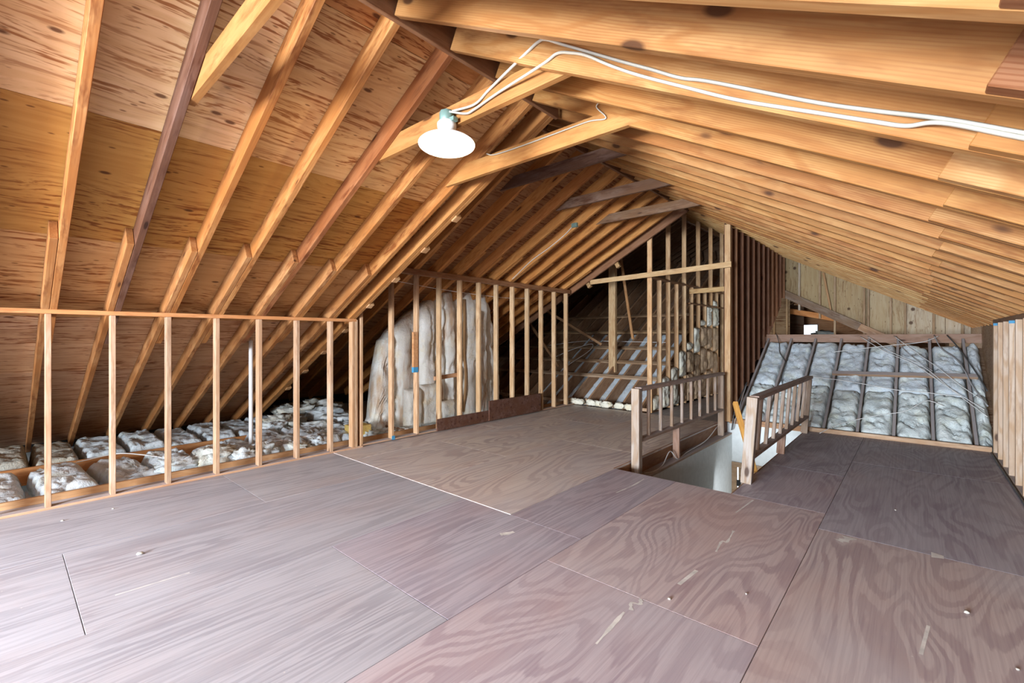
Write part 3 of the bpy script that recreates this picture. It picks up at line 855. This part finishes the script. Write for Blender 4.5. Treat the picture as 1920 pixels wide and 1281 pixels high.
# end gable: plywood sheets behind studs, with a lower roof rafter crossing it
wg = root('wall_gable', 'plywood end gable with thin studs above the insulated slope', 'wall', kind='structure')
def ZD(x): return 2.54 - .565 * (x + 2.33)            # top of the crossing rafter
edges = [-2.33, -2.02, -1.34, -.78, -.15, .45, 1.1]
tones = [(.30, .23, .13), (.36, .28, .16), (.35, .27, .16), (.40, .33, .22), (.45, .39, .30), (.48, .42, .34)]
for (xa, xb), c in zip(zip(edges[:-1], edges[1:]), tones):
    lo = lambda x: max(1.33, ZD(x) - .1)
    prism('sheathing_panel', [(xa + .003, lo(xa)), (xb - .003, lo(xb)), (xb - .003, ZR(xb) + .16), (xa + .003, ZR(xa) + .16)], 1, GY + .05, GY + .065, 'sheathing_knotty', wg, c, grain='z')
for x, zb in ((-2.02, 2.05), (-1.62, 1.85), (-1.34, 1.40), (-.82, 1.40), (-.75, 1.55), (-.38, 1.36), (-.15, 1.36), (.28, 1.36), (.69, 1.36)):
    board('stud', (x, GY + .005, zb), (x, GY + .005, ZR(x) + .04), .038, .089, (0, 1, 0), 'lumber', (.34, .25, .16) if x != -2.02 else (.42, .38, .32), wg)
board('brace', (-1.55, GY - .03, ZR(-1.55)), (-1.40, GY - .03, 1.95), .038, .06, (0, 1, 0), 'lumber', (.40, .25, .13), wg)
up = Vector((.49, 0, .87))
board('crossing_rafter', (-2.36, GY - .07, ZD(-2.36) - .08), (-.90, GY - .07, ZD(-.90) - .08), .04, .17, (0, 0, 1), 'lumber_rough', (.24, .19, .15), wg)
board('crossing_rafter', (-.90, GY - .07, ZD(-.90) - .08), (.10, GY - .07, ZD(.10) - .08), .04, .15, (0, 0, 1), 'lumber_rough', (.46, .33, .24), wg)
# brown room with a small window, a lamp's warm glow put into its orange
wb_ = root('wall_back', 'boarded room end tinted orange-brown for lamp glow, seen under the crossing rafter', 'wall', kind='structure')
BY = 16.9
for xa, xb, za, zb in ((-4.3, -2.74, .2, 3.2), (-2.26, 1.0, .2, 3.2), (-2.74, -2.26, .2, 1.36), (-2.74, -2.26, 1.82, 3.2)):
    box('board_panel', (xa, BY, za), (xb, BY + .02, zb), 'sheathing', wb_, (.42, .22, .11))
box('side_panel', (.9, GY + .1, .2), (.92, BY, 3.2), 'sheathing', wb_, (.40, .16, .06))
box('side_panel', (-4.3, 13.2, .2), (-4.28, BY, 3.2), 'sheathing', wb_, (.40, .2, .09))
box('roof_panel', (-4.3, GY + .1, 2.75), (.9, BY, 2.77), 'sheathing', wb_, (.40, .2, .09))
box('floor_panel', (-4.3, GY + .1, .9), (.9, BY, .92), 'sheathing', wb_, (.36, .22, .13))
board('rafter', (-2.5, 14.0, 2.12), (-.75, 14.0, 1.72), .04, .14, (0, 0, 1), 'lumber', (.78, .34, .11), wb_)  # orange tone stands in for warm lamplight on this board
board('rafter', (-2.5, 14.6, 2.38), (-.9, 14.6, 1.95), .04, .12, (0, 0, 1), 'lumber', (.55, .25, .1), wb_)
for k in range(8):
    board('lath', (-2.5 + .09 * k, 13.6, 2.30 - .02 * k), (-2.42 + .09 * k, 14.3, 2.48 - .02 * k), .03, .02, (0, 0, 1), 'lumber', (.55, .4, .26), wb_)
win = root('window_1', 'small bright far window beyond the crossing rafter', 'window', (-2.5, BY, 1.36), kind='structure')
for a, b in (((-2.74, BY - .01, 1.36), (-2.74, BY - .01, 1.82)), ((-2.26, BY - .01, 1.36), (-2.26, BY - .01, 1.82)), ((-2.76, BY - .01, 1.36), (-2.24, BY - .01, 1.36)), ((-2.76, BY - .01, 1.82), (-2.24, BY - .01, 1.82))):
    board('window_frame', a, b, .03, .03, (0, 1, 0), 'lumber', (.5, .45, .4), win)
box('pane', (-2.74, BY + .004, 1.36), (-2.26, BY + .008, 1.82), 'glass', win)
o = clump('insulation_heap', (-1.90, 15.2, 1.38), .30, .25, .22, 77, 'fibre', (.55, .55, .5))
tag(o, 'grey lump of insulation in front of the small far window', 'insulation')

# rear gable behind the camera with its window
wrr = root('wall_rear', 'rear plywood gable behind the viewpoint with a wide window', 'wall', kind='structure')
for xa, xb, za, zb in ((-10, -3.1, -.3, 4.4), (-.1, 4.5, -.3, 4.4), (-3.1, -.1, -.3, .35), (-3.1, -.1, 2.05, 4.4)):
    box('sheathing_panel', (xa, Y0 - .06, za), (xb, Y0 - .04, zb), 'sheathing', wrr, (.55, .38, .22))
wn2 = root('window_2', 'wide rear window behind the viewpoint', 'window', (-2.3, Y0, .6), kind='structure')
for a, b in (((-3.1, Y0 - .03, .35), (-3.1, Y0 - .03, 2.05)), ((-.1, Y0 - .03, .35), (-.1, Y0 - .03, 2.05)), ((-1.6, Y0 - .03, .35), (-1.6, Y0 - .03, 2.05)), ((-3.13, Y0 - .03, .35), (-.07, Y0 - .03, .35)), ((-3.13, Y0 - .03, 2.05), (-.07, Y0 - .03, 2.05))):
    board('window_frame', a, b, .05, .05, (0, 1, 0), 'plain', (.8, .8, .78), wn2)
wb2 = root('wall_back', 'dark closing boards at the far end of the cross wing', 'wall', kind='structure')
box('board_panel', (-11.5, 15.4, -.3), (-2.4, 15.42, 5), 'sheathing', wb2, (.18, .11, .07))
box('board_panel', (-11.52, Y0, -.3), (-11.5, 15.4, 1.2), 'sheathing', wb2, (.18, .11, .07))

# ------------------------------------------------------------------ stair well
SX0, SX1, SY0, SY1 = -2.30, -1.25, 4.45, 8.16
ws = root('wall_stair', 'pale plastered stairwell walls below the floor opening', 'wall', kind='structure')
box('left_face', (SX0 - .02, SY0, -2.75), (SX0, SY1, -.205), 'drywall', ws)
box('far_face', (SX0 - .15, SY1, -.68), (SX1, SY1 + .02, -.01), 'drywall', ws)
box('far_face', (-1.40, SY1, -2.75), (SX1, SY1 + .02, -.68), 'drywall', ws)
box('right_face', (SX1, SY0, -2.75), (SX1 + .02, SY1, -.021), 'drywall', ws)
box('near_face', (SX0, SY0 - .001, -2.75), (SX1, SY0 + .02, -.22), 'drywall', ws)
box('hall_floor', (SX0, SY0, -2.77), (SX1, 10.5, -2.75), 'floor_ply', ws, (.5, .4, .3))
box('hall_wall', (SX0 - .3, 10.4, -2.75), (SX1 + .3, 10.42, -.3), 'drywall', ws)
board('ledge', (-2.365, SY0, -.19), (-2.365, SY1, -.19), .13, .03, (0, 0, 1), 'lumber_dusty', (.42, .31, .23), ws)
board('kerb_board', (-2.442, SY0 - .04, -.105), (-2.442, SY1 + .1, -.105), .02, .22, (0, 0, 1), 'lumber', (.40, .22, .12), ws)
box('floor_edge', (SX1 - .012, SY0, -.03), (SX1, SY1, -.0), 'lumber', ws, (.42, .3, .22))
st = root('staircase', 'plain wooden stairs falling from the near edge of the floor opening', 'stairs', (-1.77, 4.6, -2.75), kind='structure')
for k in range(12):
    box('tread', (SX0 + .005, SY0 + .05 + .25 * k, -.23 - .21 * k), (SX1 - .005, SY0 + .32 + .25 * k, -.20 - .21 * k), 'lumber', st, (.5, .34, .2))
dr = root('door_1', 'panelled door standing ajar at the foot of the stairs', 'door', (-1.85, SY1, -2.75), kind='structure')
box('casing', (SX0 + .0, SY1 - .02, -.74), (-1.38, SY1 + .03, -.66), 'lumber', dr, (.52, .40, .28))
box('casing', (SX0 + .0, SY1 - .02, -2.75), (SX0 + .075, SY1 + .03, -.74), 'lumber', dr, (.52, .40, .28))
box('casing', (-1.46, SY1 - .02, -2.75), (-1.38, SY1 + .03, -.74), 'lumber', dr, (.52, .40, .28))
box('jamb', (SX0 + .105, SY1 - .01, -2.75), (SX0 + .135, SY1 + .05, -.74), 'lumber', dr, (.40, .30, .2))
dl = box('door_leaf', (SX0 + .135, SY1 + .0, -2.74), (-1.47, SY1 + .035, -.76), 'plain', dr, (.72, .60, .50))
for za, zb in ((-1.35, -.86), (-2.1, -1.5)):
    box('door_panel', (SX0 + .20, SY1 - .006, za), (SX0 + .42, SY1 + .002, zb), 'plain', dr, (.66, .54, .44), .005)
    box('door_panel', (SX0 + .48, SY1 - .006, za), (SX0 + .72, SY1 + .002, zb), 'plain', dr, (.66, .54, .44), .005)
box('hinge', (SX0 + .082, SY1 - .025, -1.05), (SX0 + .14, SY1 - .008, -.95), 'black', dr)

# ------------------------------------------------------------------ railings
RAILC = (.54, .47, .42)
def railing(label, x, y0, y1, zb0, lean, foot_far, strut_z, y_str):
    r = root('stair_railing', label, 'railing', (x, (y0 + y1) / 2, 0.0), 'railings around the stair opening')
    zt = .845
    L = lambda z: x + lean * z
    board('newel_post', (L(zb0), y0, zb0), (L(zt), y0, zt), .095, .085, (0, 1, 0), 'lumber_pale', (.42, .38, .345), r, .02)
    board('end_post', (L(foot_far), y1, foot_far), (L(zt - .04), y1, zt - .04), .085, .06, (0, 1, 0), 'lumber', (.46, .38, .32), r, .02)
    board('top_rail', (L(zt - .012) + .005, y0 + .02, zt - .012), (L(zt) + .005, y1 + .04, zt - .012), .085, .042, (0, 0, 1), 'lumber_dusty', (.52, .42, .38), r, .02)
    board('bottom_rail', (L(.25), y0 + .03, .25), (L(.25), y1, .25), .085, .035, (0, 0, 1), 'lumber_dusty', (.42, .31, .25), r, .02)
    n = 8
    for k in range(n):
        y = y0 + (y1 - y0) * (k + .9) / (n + .75)
        board('baluster', (L(.26), y, .262), (L(zt), y, zt - .03), .036, .034, (0, 1, 0), 'lumber_pale', RAILC, r, .06)
    board('strut', (L(strut_z), y_str, strut_z), (L(.24), y_str, .24), .085, .04, (0, 1, 0), 'lumber', (.44, .30, .24), r, .02)
    return r
railing('weathered railing on the tan-floor side of the stair opening, nearer the tall studs', -2.365, 4.80, 7.80, -.175, 0.0, -.175, -.175, 5.95)
railing('weathered railing casting a shadow on the dark floor, nearer the pale stud wall', -1.235, 4.86, 7.95, .0, .07, .0, .0, 6.35)

stick = board('handrail_stick', (-1.27, 5.30, .0), (-1.60, 5.80, .65), .05, .05, (0, 0, 1), 'lumber', (.80, .47, .14))
tag(stick, 'yellow wooden stick leaning behind the shadow-casting railing post', 'stick')

# ------------------------------------------------------------------ lamp
LX, LY, LZ = -2.24, 1.895, 2.82
lamp = root('ceiling_lamp', 'lit bulb under a shallow white reflector shade on a collar tie', 'lamp', (LX, LY, LZ))
Rt = Matrix.Translation((LX, LY, LZ)) @ Matrix.Rotation(math.radians(5), 4, Vector((-.64, -.77, 0)))
def at_l(z): return Rt @ Matrix.Translation((0, 0, z))
jb = lathe('junction_box', [(0, .05), (.044, .05), (.048, .046), (.048, -.018), (.044, -.022), (0, -.022)], 'steel_green', lamp, seg=8, matrix=at_l(0))
box('conduit_clamp', (LX + .03, LY - .02, LZ - .03), (LX + .085, LY + .02, LZ - .005), 'steel_green', lamp)
lathe('lamp_holder', [(0, -.02), (.055, -.02), (.062, -.03), (.060, -.055), (.045, -.075), (.036, -.085), (.034, -.12), (0, -.12)], 'porcelain', lamp, seg=24, matrix=at_l(0))
lathe('lamp_shade', [(.034, -.085), (.045, -.092), (.075, -.108), (.125, -.130), (.172, -.158), (.180, -.166), (.177, -.168), (.168, -.160), (.122, -.134), (.073, -.112), (.042, -.097), (.033, -.09)], 'enamel', lamp, seg=48, matrix=at_l(0))
prof = [(.013, -.115), (.016, -.125)] + [(.033 * math.sin(math.radians(a)), -.165 + .033 * math.cos(math.radians(a))) for a in range(30, 181, 15)]
lathe('bulb', prof, 'bulb_glow', lamp, seg=24, matrix=at_l(0))
ld = bpy.data.lights.new('bulb_light', 'POINT'); ld.energy = 30; ld.color = (1.0, .79, .56); ld.shadow_soft_size = .04
lo_ = bpy.data.objects.new('bulb_light', ld); link(lo_, lamp); lo_.matrix_world = at_l(-.24)
lo_.location = at_l(-.235).translation - Vector((0, 0, 0))
lo_.matrix_parent_inverse = Matrix.Translation(lamp.location).inverted()

# ------------------------------------------------------------------ cables
def cable(name, label, pts, r, mat, group=None, flat=1.0, n=8):
    o = tube(name, pts, r, mat, n=n, flat=flat)
    tag(o, label, 'cable', group)
    return o
fy = 1.885 - .031
def onraf(x, dz, y=None): return (x, (fy if x < 0 else (fy - .05 * min(1, x / .08))) if y is None else y, ZR(x) + dz)
cable('electric_cable', 'upper white cable looping from the lamp along the golden rafters',
      [(LX + .04, LY + .01, LZ + .045), (-2.01, 1.92, 2.85), (-1.9, 1.93, 2.9), (-1.72, 1.9, 2.93), (-1.56, 1.86, 2.94), (-1.46, 1.85, 2.96), (-1.41, 1.85, 2.95), (-1.32, 1.85, 2.89), (-1.2, 1.85, 2.81), onraf(-1.0, .095), onraf(-.85, .08), onraf(-.72, .065), onraf(-.6, .07), onraf(-.27, .06), onraf(-.1, .065), onraf(.06, .062), onraf(.22, .055), onraf(.5, .05), onraf(.9, .05)], .0065, 'cable_white', 'white lamp cables', 1.4)
cable('electric_cable', 'lower white cable looping from the lamp along the golden rafters',
      [(LX + .04, LY - .01, LZ + .035), (-2.09, 1.92, 2.82), (-2.01, 1.92, 2.82), (-1.81, 1.92, 2.85), (-1.44, 1.86, 2.84), (-1.34, 1.85, 2.85), (-1.26, 1.85, 2.82), (-1.17, 1.85, 2.77), (-1.04, 1.85, 2.67), onraf(-.9, .045), onraf(-.7, .03), onraf(-.5, .018), onraf(-.25, .025), onraf(-.1, .03), onraf(-.02, .035), onraf(.06, .05), onraf(.22, .042), onraf(.5, .038), onraf(.9, .035)], .0065, 'cable_white', 'white lamp cables', 1.4)
cable('electric_cable', 'thin white cord stapled along the second golden collar tie',
      [(-2.64, 2.66, 2.94), (-2.55, 2.66, 2.91), (-2.27, 2.66, 2.9), (-1.95, 2.66, 2.9), (-1.67, 2.66, 2.9), (-1.53, 2.66, 2.88), (-1.60, 2.655, 2.98), (-1.5, 2.65, 3.0), (-1.36, 2.65, 2.93)], .0045, 'cable_white')
# outlet box and cable on the brown rafters
ey = ys2[7] - .03
eb = box('outlet_box', (-4.03, ey - .035, ZL2(-4.0) + .02), (-3.93, ey + .01, ZL2(-4.0) + .085), 'steel_green')
tag(eb, 'small steel outlet box on a brown rafter above the tall stud wall', 'outlet')
cable('electric_cable', 'cream cable running down a brown rafter from the outlet box',
      [(-4.03, ey - .02, ZL2(-4.03) + .045), (-4.2, ey, ZL2(-4.2) + .03), (-4.5, ey, ZL2(-4.5) + .03), (-4.85, ey - .01, ZL2(-4.85) + .05), (-5.2, ey, ZL2(-5.2) + .02), (-5.30, ey, ZL2(-5.30) + .01)], .006, 'wire_white')
cable('electric_cable', 'sagging pale wire strung behind the tops of the tall studs',
      [(XW - .12, 3.7, 2.22), (XW - .12, 4.4, 2.17), (XW - .12, 5.2, 2.14), (XW - .12, 6.0, 2.13), (XW - .12, 6.6, 2.16)], .004, 'wire_white')
# wires over the far insulation
def fw(u, s, off=.06): return tuple(fp(u, s, off))
wires = [
    ('white wire crossing the insulation from the header down behind the pale studs', [fw(-.75, 2.68, .07), fw(-.4, 2.2, .07), fw(.0, 1.75, .1), fw(.35, 1.25, .07), fw(.7, .75, .07)], 'wire_white'),
    ('second white wire sagging parallel across the insulation bays', [fw(-.65, 2.69, .07), fw(-.28, 2.15, .07), fw(.1, 1.7, .1), fw(.42, 1.15, .06), fw(.72, .62, .06)], 'wire_white'),
    ('white wire from the middle of the header to the pale studs', [fw(-.28, 2.70, .07), fw(.05, 2.1, .07), fw(.25, 1.72, .1), fw(.5, 1.3, .06), fw(.72, .95, .06)], 'wire_white'),
    ('grey wire from the header into the cross board', [fw(-.25, 2.69, .07), fw(-.15, 2.3, .06), fw(.05, 1.85, .09), fw(.2, 1.6, .1)], 'cable_grey'),
    ('thick black cable slanting over the insulation near the pale studs', [fw(.40, 2.70, .08), fw(.52, 2.3, .08), fw(.68, 1.6, .08), fw(.76, 1.2, .06)], 'cable_dark'),
    ('thin grey cable curving down beside the thick black one', [fw(.24, 2.70, .08), fw(.32, 2.3, .07), fw(.48, 1.95, .09), fw(.56, 1.6, .1), fw(.62, 1.3, .06), fw(.74, .85, .06)], 'cable_grey'),
    ('white wire lying level across the lower insulation', [fw(-1.45, 1.33, .07), fw(-1.0, 1.27, .08), fw(-.6, 1.22, .05), fw(-.2, 1.10, .06), fw(.1, 1.10, .05), fw(.3, 1.05, .06), fw(.5, 1.03, .07)], 'wire_white'),
    ('white wire rising from the floor edge to the insulation middle', [(-1.05, 8.0, .012), fw(-.85, .12, .08), fw(-.45, .42, .06), fw(-.1, .6, .06), fw(.12, .85, .08), fw(.3, .8, .05)], 'wire_white'),
    ('short white wire across the upper insulation bays', [fw(-1.1, 2.15, .06), fw(-.7, 2.28, .06), fw(-.3, 2.4, .06), fw(.1, 2.5, .07), fw(.3, 2.68, .08)], 'wire_white'),
    ('black cable hanging down the second bay by the dark studs', [fw(-2.12, 2.75, .1), fw(-2.02, 2.45, .06), fw(-1.95, 2.1, .06), fw(-1.80, 1.75, .06), fw(-1.78, 1.3, .06), fw(-1.7, .9, .06)], 'cable_dark'),
]
for lab, pts, mt in wires:
    cable('electric_wire', lab, pts, .009 if 'thick' in lab else (.0065 if 'black' in lab else .005), mt, 'wires over the far insulation')
cable('electric_cable', 'dark cable looping down beside the dark stud wall to the stair opening', [(-2.26, 8.9, .62), (-2.25, 8.5, .42), (-2.24, 8.25, .30), (-2.25, 8.12, .18), (-2.27, 8.1, .02), (-2.28, 8.07, -.12)], .009, 'cable_dark')
cable('electric_cable', 'grey cable looping down beside the dark stud wall', [(-2.24, 8.8, .58), (-2.21, 8.4, .37), (-2.2, 8.2, .24), (-2.22, 8.10, .10), (-2.26, 8.06, -.1)], .007, 'cable_grey')
cable('electric_cable', 'pale loose wire on the ledge below the tan-side railing', [(-2.36, 7.6, .0), (-2.34, 7.0, -.12), (-2.36, 6.3, -.165), (-2.33, 5.9, -.17), (-2.37, 5.75, -.05), (-2.36, 5.5, -.17), (-2.33, 5.2, -.172), (-2.37, 5.0, -.168)], .006, 'wire_white')
cable('electric_cable', 'black cable lying on the floor along the pale stud wall', [(XR - .015, 8.05, .01), (XR - .02, 7.2, .009), (XR - .018, 6.2, .009), (XR - .022, 5.2, .009), (XR - .02, 4.0, .009)], .009, 'cable_dark')
cable('electric_wire', 'pale wires drooping across the far bare rafters', [tuple(fp(-7.4, 2.0, .2)), tuple(fp(-6.4, 2.2, .22)), tuple(fp(-5.4, 2.2, .22)), tuple(fp(-4.2, 2.2, .2))], .005, 'wire_white')
cable('electric_wire', 'looped pale wire hanging from the far purlins', [tuple(fp(-6.9, 1.5, .16)), tuple(fp(-6.5, 1.85, .2)), tuple(fp(-6.1, 2.1, .2)), tuple(fp(-6.0, 1.8, .2)), tuple(fp(-6.25, 1.3, .16)), tuple(fp(-6.35, 1.0, .16))], .006, 'wire_white')
cable('electric_wire', 'white wire lying over the ledger behind the low stud wall', [(-6.9, .55, .05), (-7.0, .9, .06), (-6.7, 1.1, .06), (-6.3, 1.25, .06), (-6.0, 1.35, .06)], .006, 'wire_white')

# ------------------------------------------------------------------ pipes, loose boards
pp = tube('vent_pipe', [(-6.25, 2.09, -.04), (-6.25, 2.09, .7), (-6.25, 2.09, 1.47)], .024, 'pvc', n=2, sides=14)
tag(pp, 'upright white plastic pipe behind the low stud wall', 'pipe')
pr = root('drain_pipe', 'short white plastic pipe lying among the eaves insulation', 'pipe', (-6.1, 2.6, .0))
tube('pipe_run', [(-6.2, 2.28, .06), (-6.12, 2.6, .08), (-6.05, 2.95, .10)], .026, 'pvc', pr, n=2, sides=12)
tube('coupling', [(-6.12, 2.57, .078), (-6.105, 2.66, .084)], .033, 'pvc', pr, n=2, sides=12)
o = box('kick_board', (XW + .002, 4.32, .02), (XW + .022, 6.79, .20), 'lumber_rough', None, (.155, .085, .065))
tag(o, 'long dark brown board standing on the floor against the tall studs', 'board', 'dark boards at the tall studs')
o = box('kick_board', (XW + .0225, 5.41, .03), (XW + .042, 6.80, .36), 'lumber_rough', None, (.165, .09, .07))
tag(o, 'shorter, taller dark brown board overlapping the end of the long one', 'board', 'dark boards at the tall studs')
b2 = board('joist', (-8.6, 3.35, .02), (-6.9, 3.35, .02), .04, .10, (0, 0, 1), 'lumber', (.32, .19, .12), wl)
b2 = board('joist', (-7.1, 3.95, .02), (-5.66, 3.95, .02), .04, .10, (0, 0, 1), 'lumber', (.34, .2, .12), wl)
b2 = board('joist', (-8.4, 2.62, -.02), (-7.1, 2.62, -.02), .06, .06, (0, 0, 1), 'lumber_dusty', (.32, .25, .2), wl)

# ------------------------------------------------------------------ insulation in the eaves behind the low wall
FL = Matrix.Identity(4)
k = 0
for i in range(-1, 7):                                       # behind the ledger, one batt per rafter bay
    y = .652 + .406 * (i - 1) - .203 + .406 - .02
    L = 1.25
    m = Matrix.Rotation(R.uniform(-.03, .03), 4, 'Z'); m.translation = (-7.78, y, -.15)
    o = lump_slab('insulation_batt', L, .385, .21 + .03 * R.random(), m, 'fibre', .035, 200 + i, 6.5, 36, 16, rnd=.04, color=(.66, .71, .74) if i > 0 else (.5, .47, .4))
    if i >= 0:
        tag(o, f'grey batt behind the eaves ledger, {ordinal[i]} rafter bay in view from the near end', 'insulation', 'batts behind the eaves ledger')
    else:
        tag(o, f'lumpy grey batt behind the eaves ledger, dim and brownish at the near end', 'insulation', 'batts behind the eaves ledger')
front = [(-6.35, -.05, .62, .36, .08, 0), (-6.3, .42, .60, .38, .12, .12), (-6.35, .90, .62, .36, .06, .05), (-6.3, 1.32, .55, .36, .10, 0), (-6.15, 1.70, .42, .34, .14, .1), (-6.35, 2.05, .5, .3, .11, 0),
         (-6.4, 2.45, .6, .36, .14, 0), (-6.3, 2.85, .6, .34, .16, 0), (-6.2, 3.25, .5, .34, .13, 0)]
for i, (x, y, hx, w, t, tl) in enumerate(front):
    m = Matrix.Translation((x, y, -.13)) @ Matrix.Rotation(R.uniform(-.2, .2), 4, 'Z') @ Matrix.Rotation(tl, 4, 'X')
    o = lump_slab('insulation_batt', hx * 2, w + .04, t + .09, m, 'fibre', .045, 230 + i, 6.5, 34, 18, color=(.74, .77, .79), rnd=.06)
    tag(o, f'torn pale batt between ledger and low wall, {ordinal[i]} along from the near end', 'insulation', 'torn batts between ledger and low wall')
lumps = [(-5.95, 1.62, .05, .22, .20, .13), (-5.85, 1.86, .04, .16, .14, .10), (-5.9, 2.12, .05, .14, .13, .10), (-5.82, 2.5, .03, .17, .12, .07), (-5.85, 2.75, .03, .15, .12, .08), (-6.0, 1.3, .0, .2, .2, .10),
         (-7.5, 3.0, .06, .35, .28, .13), (-7.2, 2.72, .05, .2, .17, .10), (-6.7, 3.2, .03, .3, .25, .12), (-8.3, 3.5, .08, .4, .3, .14), (-7.6, 3.75, .07, .35, .3, .13), (-6.9, 3.62, .06, .35, .25, .12), (-8.4, 4.0, .1, .4, .3, .15), (-6.4, 3.55, .02, .25, .2, .10),
         (-5.8, 3.75, .02, .14, .1, .06), (-5.75, 4.0, .02, .12, .1, .05), (-5.82, 3.45, .05, .18, .12, .07)]
for i, (x, y, z, sx, sy, sz) in enumerate(lumps):
    o = clump('insulation_clump', (x, y, z), sx, sy, sz, 300 + i * 1.7, 'fibre' if i % 3 else 'fibre_cream', (.78, .81, .82), 32)
    tag(o, f'{(ordinal + ["thirteenth", "fourteenth", "fifteenth", "sixteenth", "seventeenth"])[i]} pale insulation clump along the eaves towards the standing insulation', 'insulation', 'insulation clumps in the eaves')
o = box('insulation_block', (-5.98, 3.2, .02), (-5.72, 3.46, .20), 'fibre_cream', None, (.85, .62, .22))
me = o.data
tag(o, 'yellow-brown cut block of insulation behind the corner studs', 'insulation')

# ------------------------------------------------------------------ standing insulation behind the tall studs
OUT = [(3.80, .05), (3.88, .85), (3.98, 1.36), (4.22, 1.62), (4.5, 1.86), (4.8, 2.05), (5.05, 2.2), (5.6, 2.25), (6.06, 2.27), (6.20, 2.12), (6.36, 1.62), (6.52, .9), (6.66, .05)]
def outline(y):
    for (a, za), (b, zb) in zip(OUT[:-1], OUT[1:]):
        if a <= y <= b: return za + (zb - za) * (y - a) / (b - a)
    return .05
cuts = [3.80, 4.18, 4.58, 4.86, 5.06, 5.24, 5.50, 5.80, 6.12, 6.38, 6.66]
for i, (ya, yb) in enumerate(zip(cuts[:-1], cuts[1:])):
    nu, nv = 14, 46
    V, Fc = [], []
    cx = -6.15 + (.10, .14, .20, .17, .24, .16, .23, .2, .15, .08)[i] - .08 * ((ya + yb) / 2 - 5.2) ** 2 * .5
    for b in range(nv + 1):
        for a in range(nu + 1):
            t = a / nu
            y = ya - .02 + (yb - ya + .04) * t
            bow = .018 * noise.noise(Vector((i * 5.1, b / nv * 4, 0)))
            zt = outline(min(6.655, max(3.805, y))) + .03 * noise.noise(Vector((y * 9, i, 0)))
            z = -.08 + (zt + .08) * b / nv
            round_ = (1 - abs(2 * t - 1) ** 2.6)
            topr = min(1, (nv - b) / 4) ** .5
            p = Vector((y * 3.2, z * 1.6, i * 7.7))
            nz = noise.fractal(p * 1.3, 1.0, 2.1, 4)
            fold = math.exp(-(noise.noise(Vector((y * 6 + i, z * .9, 2.2))) / .08) ** 2)
            dent = math.exp(-(noise.noise(Vector((y * 1.2 + i * 3, z * 2.6, 5.2))) / .06) ** 2)
            x = cx - .16 + (.16 * round_ + .05 * nz - .045 * fold - .03 * dent) * (.3 + .7 * topr)
            V.append((x, y + bow, z))
    n1 = len(V)
    V += [(cx - .34, v[1], v[2]) for v in V]
    g = lambda b, a: b * (nu + 1) + a
    for b in range(nv):
        for a in range(nu):
            Fc.append([g(b, a), g(b, a + 1), g(b + 1, a + 1), g(b + 1, a)])
            Fc.append([n1 + g(b, a), n1 + g(b + 1, a), n1 + g(b + 1, a + 1), n1 + g(b, a + 1)])
        Fc.append([g(b, 0), g(b + 1, 0), n1 + g(b + 1, 0), n1 + g(b, 0)])
        Fc.append([g(b, nu), n1 + g(b, nu), n1 + g(b + 1, nu), g(b + 1, nu)])
    for a in range(nu):
        Fc.append([g(nv, a), g(nv, a + 1), n1 + g(nv, a + 1), n1 + g(nv, a)])
        Fc.append([g(0, a), n1 + g(0, a), n1 + g(0, a + 1), g(0, a + 1)])
    c = Vector((cx, (ya + yb) / 2, 0))
    o = mesh_obj('insulation_batt', [Vector(v) - c for v in V], Fc, 'fibre_stained', None, (1, 1, 1), True, Matrix.Translation(c))
    fix_normals(o.data)
    tag(o, f'tall cream batt standing behind the tall studs, {ordinal[i]} counted from the low wall', 'insulation', 'standing batts behind the tall studs')
    if i in (2, 5, 6, 8):
        z0, z1 = {2: (.75, 1.55), 5: (.1, 2.1), 6: (.1, 1.9), 8: (.1, 1.6)}[i]
        P = [(cx + .0 + .02 * math.sin(q * 2 + i), yb + .02 * math.sin(q * 1.3 + i) - .02, z0 + (z1 - z0) * q / 6) for q in range(7)]
        tube('kraft_facing', P, .028, 'kraft', o, n=3, flat=.6)
# second layer of short batts in front
for i, (y, w, z0, zt) in enumerate(((4.30, .34, .0, .62), (4.62, .36, .02, .66), (5.0, .3, .06, .36))):
    m = MB.copy(); m.translation = (-5.92, y, (zt + z0) / 2)
    o = lump_slab('insulation_batt', zt - z0, w, .10, m, 'fibre_cream', .02, 430 + i, 4, 18, 12, rnd=.06)
    tag(o, f'short cream batt at the foot of the standing insulation, {ordinal[i]} from the low wall', 'insulation', 'short batts at the standing insulation foot')

# ------------------------------------------------------------------ debris on the floor
for i, (x, y, s) in enumerate(((-3.81, .61, .014), (.2, 3.32, .011), (-.12, 4.9, .006), (.33, 2.9, .007), (-1.0, 2.42, .008), (-.7, 2.75, .006), (.05, 2.5, .007), (-4.95, .32, .008), (-4.98, .62, .008))):
    o = clump('plaster_crumb', (x, y, s * .5), s, s * 1.3, s * .6, 500 + i * 3.1, 'crumb', seg=8, amp=.5)
    tag(o, f'{["largest pale crumb lying on the grey sheet by the low wall", "pale crumb alone on the brown sheet near the pale studs", "tiny pale crumb on the dark sheet by the stairs", "small crumb low on the brown sheet", "small crumb beside the white paint streaks", "tiny crumb on the swirled sheet seam", "tiny crumb near the bottom of the brown sheet", "grey crumb against the low wall plate", "second grey crumb against the low wall plate"][i]}', 'crumb', 'crumbs on the floor')
